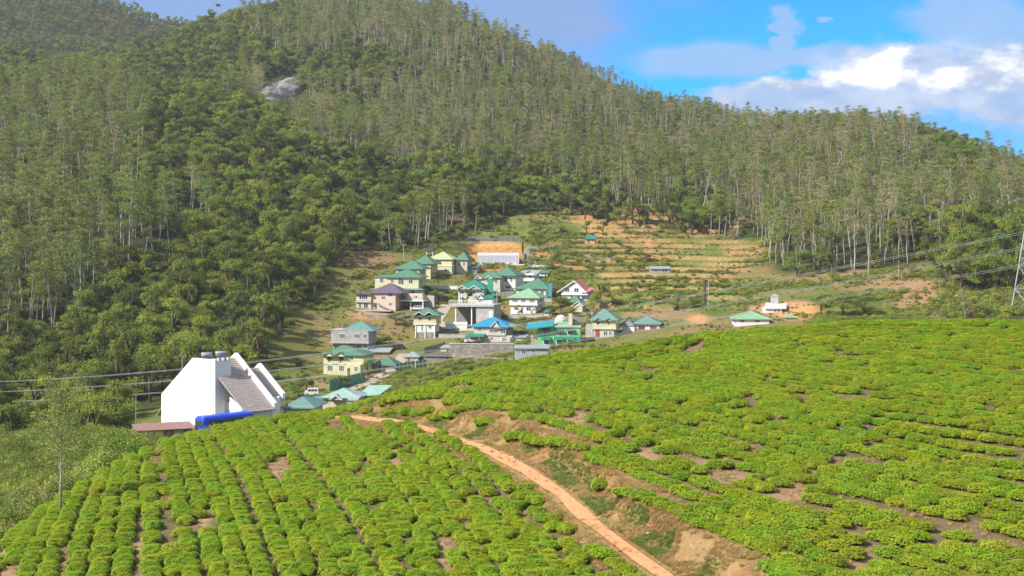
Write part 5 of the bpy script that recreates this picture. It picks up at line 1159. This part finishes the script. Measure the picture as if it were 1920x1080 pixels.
# ------------------------------------------------------------------ poles, wires and pylon
def pole(label, px, base, top, Y=None, arms=1, r=.13, m=None, group='utility poles of the village', name='utility_pole'):
    x, y, z = place(px, base, Y); H = (base-top)*y/FPX; o = empty(name, (x, y, z), R(random.uniform(-20, 20))); tag(o, label, 'utility pole', group)
    MB().tube([(0,0,-1),(0,0,H)], [r, r*.7], 8).build('pole', m or M_conc, o)
    for k in range(arms):
        MB().box(-.8,.8,-.06,.06,H-.5-k*.8,H-.4-k*.8).build('crossarm', M_metal, o)
        for xx in (-.7, 0, .7): MB().tube([(xx,0,H-.4-k*.8),(xx,0,H-.22-k*.8)], .05, 6).build('insulator', M_trim, o)
pole('wooden pole at the forest edge behind the upper green roofs', 757, 490, 458, None, 1); pole('pale pole on the terraces, taller and thinner of the pair', 1328.5, 575, 522, None, 1, .11); pole('left one of two slim white poles below the white terrace', 861, 600, 552, None, 0, .12, M_trim); pole('right one of two slim white poles below the white terrace', 865, 601, 550, None, 0, .12, M_trim)
pole('slim pole on the dry bank in front of the pale green-roofed house', 952, 598, 566, None, 1, .1, M_wood); pole('pale pole right beside the teal-roofed house', 932, 600, 540, None, 1, .12); pole('slim pole left of the wavy-eaved house near the tea crest', 1110, 622, 578, 366, 1, .1); pole('thin pole in the netted garden right of the small green roof', 779, 698, 676, None, 0, .08, M_trim); pole('thin pole at the foot of the hedge right of the small green roof', 717, 720, 672, None, 0, .08, M_wood)
pole('short pole in the sunlit trees left of the white gabled house', 342, 740, 664, 300, 1, .16, M_wood); pole('weathered pole at the left end of the red-roofed shed', 255, 830, 740, 245, 0, .12, M_wood)
x, y, z = place(1321, 573); o = empty('wooden_frame', (x, y, z), 0); tag(o, 'short dark timber post standing left of the pale pole on the terraces', 'post'); MB().tube([(0,0,-.5),(0,0,7.5)], [.5,.42], 6).build('trunk', M_ddoor, o); MB().box(-.7,.7,-.1,.1,6.6,6.9).build('crosspiece', M_wood, o)
h = Thing('solar_panel', 'tilted solar panel on two tall posts behind the upper green roofs', 'solar panel', 806, 489, None, -6)
h.part('panel', MB().prism([(h.X(800),0,h.Zp(472)),(h.X(813),0,h.Zp(472)),(h.X(812),1.2,h.Zp(463)),(h.X(801),1.2,h.Zp(463))], (0,.08,.05)), M_glass); h.posts([799.5, 811], 472, 489, .3, M_trim, .1, 1)
def pylon():
    Y = 350.0; xc = (1956-960)/FPX*Y; zb = gz(xc, Y); o = empty('transmission_pylon', (xc, Y, zb), R(8)); tag(o, 'grey steel lattice transmission pylon at the right edge behind the tea crest', 'pylon'); H = 37.0
    def hw(z): return max(.6, 5.6*(1-z/48))
    zs = [0, 6, 11.5, 16.5, 21, 25, 28.5, 31.5, 34, 36]; mm = mat('pylon_steel', (.36,.38,.42), .5, .12, 2)
    for sx_, sy_ in ((-1,-1),(1,-1),(1,1),(-1,1)): MB().tube([(sx_*hw(z), sy_*hw(z), z) for z in zs], .17, 4).build('leg', mm, o)
    br = MB()
    for a, b in zip(zs[:-1], zs[1:]):
        A, B = hw(a), hw(b)
        for k in range(4):
            c = [(-1,-1),(1,-1),(1,1),(-1,1)]; p, q = c[k], c[(k+1) % 4]
            br.tube([(p[0]*A,p[1]*A,a),(q[0]*B,q[1]*B,b)], .08, 4); br.tube([(q[0]*A,q[1]*A,a),(p[0]*B,p[1]*B,b)], .08, 4); br.tube([(p[0]*B,p[1]*B,b),(q[0]*B,q[1]*B,b)], .07, 4)
    br.build('bracing', mm, o)
    for z in (13.2, 17.3, 21.4, 31.0):
        a = MB(); 
        for s_ in (-1, 1): a.tube([(0,0,z),(s_*5.6,0,z+.3)], .09, 4).tube([(0,0,z+1.6),(s_*5.6,0,z+.3)], .07, 4)
        a.build('crossarm', mm, o)
    return o
pylon()
wm = mat('wire_metal', (.46,.46,.46), .5, .05)
def wire(label, pts, Ys, r=.05, off=0.0):
    c = np.polyfit([(p[0]-960)/FPX for p in pts], [(HOR-p[1])/FPX for p in pts], 3 if len(pts) > 3 else 2)
    us = np.linspace((Ys[2]-960)/FPX, (Ys[3]-960)/FPX, 60); P_ = []
    for u_ in us: t = (u_-us[0])/(us[-1]-us[0]); Y = Ys[0]+(Ys[1]-Ys[0])*t; P_.append((u_*Y, Y, float(np.polyval(c, u_))*Y+off))
    tag(MB().tube(P_, r, 5).build('power_line', wm), label, 'power line', 'power lines from the pylon')
T_ = [(0,716),(345,688),(600,665),(860,628),(1150,577),(1325,545),(1560,506),(1910,436)]; M_ = [(0,735),(500,693),(700,672),(1130,612),(1320,575),(1560,528),(1910,466)]; L__ = [(0,753),(300,736),(600,706),(900,664),(1240,612),(1510,568),(1910,497)]
for nm, pts, d_ in (('highest', T_, 1), ('middle', M_, 0), ('lowest', L__, 0)):
    wire('upper strand of the %s pair of power lines sloping down from the pylon' % nm, pts, (285, 349, -140, 1925), .036, .0)
    wire('lower strand of the %s pair of power lines sloping down from the pylon' % nm, [(a, b+2.6*(a/1900)) for a, b in pts], (287, 351, -140, 1925), .036, -.12)
# ------------------------------------------------------------------ netting fences and walls
def net_fence(label, a, b, H, m, name='net_fence', cat='fence', n=8, Y=None, y0=225):
    p = np.array(place(*a, Y, y0)); q = np.array(place(*b, Y, y0)); o = empty(name, tuple(p), 0); tag(o, label, cat); mb = MB(); d = q-p
    for i in range(n):
        s0, s1 = d*i/n, d*(i+1)/n; z0 = gz(p[0]+s0[0], p[1]+s0[1])-p[2]; z1 = gz(p[0]+s1[0], p[1]+s1[1])-p[2]
        mb.prism([(s0[0],s0[1],z0-.2),(s1[0],s1[1],z1-.2),(s1[0],s1[1],z1+H),(s0[0],s0[1],z0+H)], (0,.05,0))
    mb.build('netting', m, o)
    for i in range(n+1): s0 = d*i/n; z0 = gz(p[0]+s0[0], p[1]+s0[1])-p[2]; MB().box(s0[0]-.06,s0[0]+.06,s0[1]-.14,s0[1]-.01,z0-.4,z0+H+.15).build('post', M_wood, o)
M_grn = mat('garden_net', (.07,.30,.20), .8, .3, .7)
net_fence('green netting fence in front of the yellow house', (618,733), (684,718), 2.6, M_grn); net_fence('green netting fence round the garden left of the thin pole', (742,698), (800,690), 2.0, M_grn)
net_fence('dark netting fence along the top of the orange cutting', (872,452), (975,452), 1.2, mat('dark_net', (.16,.19,.24), .8, .3)); net_fence('dark fence down the right side of the orange cutting', (978,455), (983,488), 1.3, mat('dark_net', (.16,.19,.24)))
net_fence('row of grey stone facing on the upper terrace', (1050,484), (1145,490), .9, M_stone, 'terrace_wall', 'wall'); net_fence('low stone wall beside the lane below the cream house', (795,664), (835,652), 1.6, M_stone, 'stone_wall', 'wall'); net_fence('white wall along the bottom of the blue-grey shed', (845,668), (962,680), 1.0, M_stone, 'lower_wall', 'wall')
# ------------------------------------------------------------------ single trees and shrubs
def tree(name, label, px, base, top, meshes, Y=None, W_=None, cat='tree', H0=None, group=None, y0=225):
    x, y, z = place(px, base, Y, y0); H = (base-top)*y/FPX
    zmax = max(v.co.z for v in meshes[0].vertices); s = H/zmax; o = empty(name, (x, y, z), random.uniform(0, 6)); o.scale = (s*(W_ or 1), s*(W_ or 1), s); tag(o, label, cat, group)
    link('crown', meshes[0], o); link('trunk', meshes[1], o); FOOT.append((x, y, None)); return o
tall_round = broadleaf(31, 9, 2.6, shrub_leaf, .02, 2600, (.2, .42)); cone_tree = broadleaf(32, 6, 1.5, broad_leaf, -.05, 1800, (.14, .3)); small_round = broadleaf(33, 4, 2.0, shrub_leaf, .05, 1500, (.14, .3))
tree('round_tree', 'tall oval bright green tree beside the lane above the pink-roofed house', 1038, 508, 466, tall_round, None, 1.25)
tree('conical_tree', 'small dark green columnar tree on the lane edge left of the white stones', 984, 503, 485, cone_tree); tree('conical_tree', 'small conical green tree in front of the teal twin-gabled house', 876, 569, 541, cone_tree, 410, 1.5)
tree('garden_tree', 'small palm-like pale tree before the white two-storey house', 972, 590, 570, small_round, 396, .8); tree('garden_tree', 'small round clipped tree at the right corner of the white two-storey house', 999, 591, 577, small_round, 394, .95)
GT = 'garden trees between the houses'
for (px, b, t, w_, lab) in [(1052,592,556,1.3,'bushy green tree below the teal scaffold'),(1070,600,574,1.1,'bushy olive tree left of the small cream gabled house'),(1034,596,572,1.2,'dull green tree right of the white two-storey house'),(1125,580,528,1.0,'tall green tree right of the pink-roofed house'),(1115,592,560,1.2,'bushy green tree below the pink-roofed house'),(1150,572,545,1.6,'low spreading green tree on the terraces nearest the village'),
 (690,716,672,.7,'small round dark tree right of the yellow house'),(742,610,585,1.6,'dark bush-like tree below the purple-roofed house'),(760,612,590,1.6,'dark green tree left of the tall cream house'),(820,524,508,1.4,'low green hedge tree under the olive-roofed house'),(875,522,508,1.4,'low green tree below the lean-to annex'),(944,600,580,.9,'yellow-green tree left of the white two-storey house'),
 (800,566,535,1.3,'dark green hedge tree right of the teal skirt roof'),(818,572,545,1.2,'dark green tree above the village lane'),(650,728,706,1.1,'small tree before the netting of the yellow house'),(1010,470,435,.8,'slim green tree above the bend of the lane'),(1000,448,425,1.2,'green tree in front of the dark-roofed farmhouse'),(1100,440,415,1.4,'green tree in the planting above the brick hut'),(1130,444,418,1.3,'green tree right of the brick hut'),(1050,438,418,1.5,'green tree in the planting left of the brick hut'),
 (1230,575,552,1.5,'green tree in the middle terraces'),(1270,578,548,1.6,'green tree in the terraces left of the pole'),(1300,580,556,1.4,'dark green tree just left of the timber post'),(1190,574,548,1.5,'green tree on the lower terrace above the wavy-eaved house'),(1210,490,474,1.8,'grey-green tree in the upper terraces'),(1180,480,462,1.8,'grey-green tree left among the upper terraces'),(1250,500,482,1.6,'grey-green tree above the dark-fronted shed'),
 (1540,592,550,1.5,'round green tree right of the orange cutting'),(1580,596,545,1.5,'dark green tree in the dip behind the tea crest'),(1620,596,556,1.4,'dark green tree beside the brown slope'),(575,735,700,1.2,'dark tree behind the white van'),(560,745,712,1.3,'dark bushy tree left of the white van'),(668,470,445,1.2,'sunlit tree at the top of the shaded slope')]:
    tree('garden_tree', lab, px, b, t, random.choice((BRO[4], BRO[1], small_round)), None, w_, group=GT)
# sunlit bare-limbed eucalyptus at the right forest edge
bare = [eucalyptus(41, 24, .12, .3, .45, euc_dry, 1.6, .30), eucalyptus(42, 25, .10, .8, .5, euc_dry, 1.5, .30), eucalyptus(43, 22, .2, .3, .5, euc_dry, 1.4, .26)]
for i, (px, b, t, lab) in enumerate([(1540,500,400,'bare-limbed white eucalyptus, leftmost of the pale trees at the right forest edge'),(1602,515,395,'slender pale eucalyptus second from the left at the right forest edge'),(1628,522,385,'tallest white-trunked forked eucalyptus at the right forest edge'),(1762,500,390,'white eucalyptus with arching bare limbs above the brown slope'),(1310,430,300,'leaning white eucalyptus at the top of the terraces'),(1685,525,470,'short bare pale tree on the brown slope')]):
    tree('bare_eucalyptus', lab, px, b, t, bare[i % 3], None, 1, group='bare pale eucalyptus trees at the right')
tree('bare_tree', 'leafless pale forked tree in the green scrub behind the tea crest', 1811, 600, 535, bare[1], None, .9)
# flat-topped lone tree on the saddle
fl = eucalyptus(51, 20, 2.2, .1, .82, broad_leaf, 1.1, .3)
x, y, z = (410-960)/FPX*1330, 1330, None; z = gz(x, y); o = empty('umbrella_tree', (x, y, zpy(40, y)), 0); o.scale = (.9, .9, .8); tag(o, 'lone flat-topped tree standing against the sky on the saddle', 'tree'); link('crown', fl[0], o); link('trunk', fl[1], o)
# slender young tree in the tea at the left
g = np.random.default_rng(77); mb = MB(); rr = random.Random(9); x, y, z = hit(113, 968, 40); H = 238*y/FPX; tp = [(0,0,-.3),(.05,0,H*.35),(-.03,.02,H*.7),(-.12,0,H)]; mb.tube(tp, [.085,.06,.035,.01], 7); cs = []
for k in range(46):
    f = .22+.76*k/46; L_ = (1.9 if f < .75 else 1.3)*(1-.35*abs(f-.6))*rr.uniform(.55, 1.1)*(.6 if f < .38 else 1); a = k*2.4; p = (0, 0, H*f); pts = branch(mb, p, (math.cos(a), math.sin(a), .55), L_, .018, rr, 4, .02, 4)
    if f > .33:
        for t in (1, 2, 3, 4): cs.append(np.array(pts[t])+g.normal(size=(42 if f > .42 else 10, 3))*np.array([.2,.2,.15]))
cs = np.concatenate(cs); V, F = leaf_quads(cs, g.uniform(.06, .14, len(cs)), .2, .5, g)
o = empty('young_tree', (x, y, z), 0); tag(o, 'slender young tree with thin pale trunk and wispy leaves at the left of the tea', 'tree'); link('crown', mesh_np('crown', V, F, foliage_mat('wispy_leaves', (.15,.22,.04), (.36,.42,.10), .3, .1)), o); mb.build('trunk', bark_pale, o, True)
# bare rock face on the mountain
rx, ry, rzz = hit(527, 178, 600); mb = MB(); g = np.random.default_rng(4); nx_, ny_ = 26, 18; sc_ = ry/FPX
for i in range(nx_):
    for j in range(ny_):
        u_, v_ = i/(nx_-1)*2-1, j/(ny_-1)*2-1; e = max(0, 1-u_*u_-v_*v_); lx, ly = u_*36*sc_+v_*4, v_*30
        gzv = gz(rx+lx, ry+ly)-rzz; mb.v.append((lx, ly, gzv+e**.5*8-1.2+g.normal()*.35*(e > 0)+math.sin(u_*7+v_*3)*.7*e))
for i in range(nx_-1):
    for j in range(ny_-1): a = i*ny_+j; mb.f.append((a, a+ny_, a+ny_+1, a+1))
mr, nt, b = nmat('rock_face'); s_ = noise_n(nt, .25, 6, vscale=(1, .5, .3)); lnk(nt, mixc(nt, ramp(nt, s_, .42, .62), (.12,.10,.09), (.28,.27,.25)), b.inputs['Base Color']); b.inputs['Roughness'].default_value = .9
o = mb.build('rock_outcrop', mr, None, True, (rx, ry, rzz)); tag(o, 'bare grey-white rock face showing through the trees high on the mountain', 'rock')
# ------------------------------------------------------------------ shrubs and grass of the village slope
def fill_village():
    x, y, z, p, q = scatter(62000, 262, 640, 420, 1800, seed=21); inside = inpoly(p, q, CLEAR)
    nz = vnoise(x, y, 18, 91)+vnoise(x, y, 6, 92)*.7; ok = inside & visible(x, y, 2)
    F_ = [(a[0], a[1], a[2]) for a in FOOT]
    for i in np.nonzero(ok)[0]:
        dens = .5+nz[i]*1.6 + (.18 if p[i] < 720 else 0) - (.9 if 862 < p[i] < 992 and q[i] < 502 else 0) + (.2 if 1100 < p[i] < 1320 and 545 < q[i] < 585 else 0)
        if random.random() > dens: continue
        bad = False
        for (fx, fy, t) in F_:
            if t is None: continue
            c_, s2 = math.cos(-t.o.rotation_euler.z), math.sin(-t.o.rotation_euler.z); dx, dy = x[i]-fx, y[i]-fy; lx, ly = c_*dx-s2*dy, s2*dx+c_*dy
            if t.foot[0]-1.2 < lx < t.foot[1]+1.2 and -2.6 < ly < t.foot[2]+1: bad = True; break
        if bad: continue
        s = random.uniform(.45, 1.1)*(1.7 if nz[i] > .15 else 1); k = random.choice((0, 1, 3, 0)) if nz[i] > 0 else random.choice((0, 1, 2, 2))
        put_shrub(x[i], y[i], z[i], s, k, s*.8)
fill_village()
for px in range(388, 474, 7): x, y, z = place(px, 815, 237); put_shrub(x, y, gz(x, y), 1.3, random.choice((0, 1, 3)), (815-797+(px-388)*.18)*.092/1.05+random.uniform(1.0, 1.25))
for _ in range(700):
    x, y, z = hit(random.uniform(1760, 1930), random.uniform(500, 596), 262); x += random.gauss(0, 3); y += random.gauss(0, 6)
    if 300 < y < 500: put_shrub(x, y, gz(x, y), random.uniform(1.0, 2.2), random.choice((0, 1, 3, 0)))
for px in range(496, 530, 8): x, y, z = place(px, 800, 240); put_shrub(x, y, gz(x, y), 1.6, random.choice((0, 1, 3)), 3.4)
SL_ = ['round green shrub on the shaded slope left of the village, lowest of four', 'broad green shrub on the shaded slope left of the village, second up', 'dry brown shrub on the shaded slope left of the village, third up', 'upright dark green shrub on the shaded slope left of the village, highest of four']
sp = []
SL_ += ['leafy bright green shrub on the bank left of the tea, nearest the young tree', 'dry fine-twigged shrub on the bank left of the tea, middle of three', 'dark leafy shrub on the bank left of the tea, nearest the brick shed']
for k, (px, py) in enumerate([(560, 690), (585, 650), (612, 600), (640, 540), (70, 925), (130, 880), (220, 838)]):
    x, y, z = hit(px, py, 225 if k < 4 else 62); o = empty('shrub', (x, y, z), 0); o.scale = (2.2, 2.2, 2.0); tag(o, SL_[k], 'shrub', 'shrubs on the shaded slope' if k < 4 else 'shrubs on the bank left of the tea'); sp.append([link('leaves', SHR[k][0], o), link('stems', SHR[k][1], o)])
inst_points('undergrowth', SHP, SHR_, SHS, SHV, sp, 'green and dry undergrowth, scrub and shrubs on the slopes')
# grass on the bank and in the gaps
def tuft(seed, m):
    g = np.random.default_rng(seed); n = 46; a = g.random(n)*6.283; r_ = g.random(n)*.10; L_ = g.uniform(.14, .34, n); le = g.uniform(.05, .22, n); wv = .008
    b = np.stack([r_*np.cos(a), r_*np.sin(a), 0*a-.02], 1); t = b+np.stack([le*np.cos(a), le*np.sin(a), L_], 1); s = np.stack([-np.sin(a)*wv, np.cos(a)*wv, 0*a], 1)
    V = np.stack([b-s, b+s, t+s*.2, t-s*.2], 1).reshape(-1, 3); return mesh_np('blades', V, np.arange(4*n).reshape(-1, 4), m)
gd = foliage_mat('dry_grass', (.40,.28,.11), (.64,.46,.20), .2, .2); gg = foliage_mat('green_grass', (.14,.20,.04), (.30,.36,.09), .2, .2)
gp = []
for k, (m_, lab, pxy) in enumerate([(gd, 'pale dry grass tuft on the bank beside the footpath', (1230, 960)), (gg, 'green grass tuft at the foot of the bank beside the footpath', (1170, 965))]):
    x, y, z = hit(*pxy, 20); o = link('grass_tuft', tuft(k, m_), None, (x, y, z)); tag(o, lab, 'grass tuft', 'grass tufts by the footpath'); gp.append([o])
g = np.random.default_rng(12); n = 36000; i_ = g.integers(0, len(P0), n); d_ = g.uniform(-1.2, 3.9, n); T = np.gradient(P0, axis=0); T /= np.linalg.norm(T, axis=1)[:, None]
qx = P0[i_, 0]+T[i_, 1]*d_+g.normal(size=n)*.3; qy = P0[i_, 1]-T[i_, 0]*d_+g.normal(size=n)*.3; dd, _ = path_dist(qx, qy); nz = vnoise(qx, qy, 1.6, 95)+vnoise(qx, qy, .7, 96)*.6
kp = (np.abs(dd) > .62) & (nz > -.15+.2*(dd > 2.6)); qx, qy, dd, nz = qx[kp], qy[kp], dd[kp], nz[kp]
g2 = np.random.default_rng(13); y2 = np.sqrt(g2.uniform(55**2, 112**2, 16000)); p2 = g2.uniform(-20, 1940, 16000); x2 = (p2-960)/FPX*y2; qx = np.concatenate([qx, x2]); qy = np.concatenate([qy, y2]); dd = np.concatenate([dd, np.full(len(x2), 9.)]); nz = np.concatenate([nz, vnoise(x2, y2, 3, 97)])
kind = ((dd < 2.0) & (dd > 0) & (nz > .15)) | ((dd > 5) & (nz > .2)); sc3 = g.uniform(.28, .7, len(qx)); rot = np.zeros((len(qx), 3)); rot[:, 2] = g.random(len(qx))*6.28
inst_points('grass', np.stack([qx, qy, ground(qx, qy)], 1), rot, np.stack([sc3]*3, 1), kind.astype(int), gp, 'dry and green grass on the bank and between the tea rows')

# ------------------------------------------------------------------ air
hz = MB().box(-2300, 2400, -64, 2300, -90, 330).build('haze', None); tag(hz, kind='stuff')
hm = bpy.data.materials.new('haze_air'); hm.use_nodes = True; hn = hm.node_tree; hn.nodes.clear()
ho = hn.nodes.new('ShaderNodeOutputMaterial'); pv = hn.nodes.new('ShaderNodeVolumePrincipled'); pv.inputs['Density'].default_value = .0001
pv.inputs['Color'].default_value = (.90, .94, 1, 1); pv.inputs['Anisotropy'].default_value = .2; hn.links.new(pv.outputs[0], ho.inputs['Volume']); hz.data.materials.append(hm)

for k, (px, py, lab) in enumerate([(951,857,'pale stone at the footpath bend, left of two side by side'),(961,858,'pale stone at the footpath bend, right of two side by side'),(1096,871,'small pale stone half way up the bank'),(1215,1003,'pale stone on the bank foot, lowest on the footpath'),(1141,932,'small white stone at the bank foot')]):
    x, y, z = hit(px, py, 30); r_ = random.Random(k); mb = MB(); s_ = .08+.03*(k % 2)
    for i in range(4):
        for j in range(8): t = 6.283*j/8; e = math.sin(math.pi*(i+.6)/4.4); mb.v.append((s_*e*math.cos(t)*r_.uniform(.8, 1.2), s_*e*math.sin(t)*r_.uniform(.8, 1.2), s_*.9*(i/3)-.03))
    for i in range(3):
        for j in range(8): mb.f.append((i*8+j, i*8+(j+1) % 8, (i+1)*8+(j+1) % 8, (i+1)*8+j))
    mb.f.append(tuple(24+j for j in range(8))); o = mb.build('stone', mat('bank_stone', (.45,.43,.40), .9, .2), None, False, (x, y, z)); tag(o, lab, 'stone', 'pale stones by the footpath')
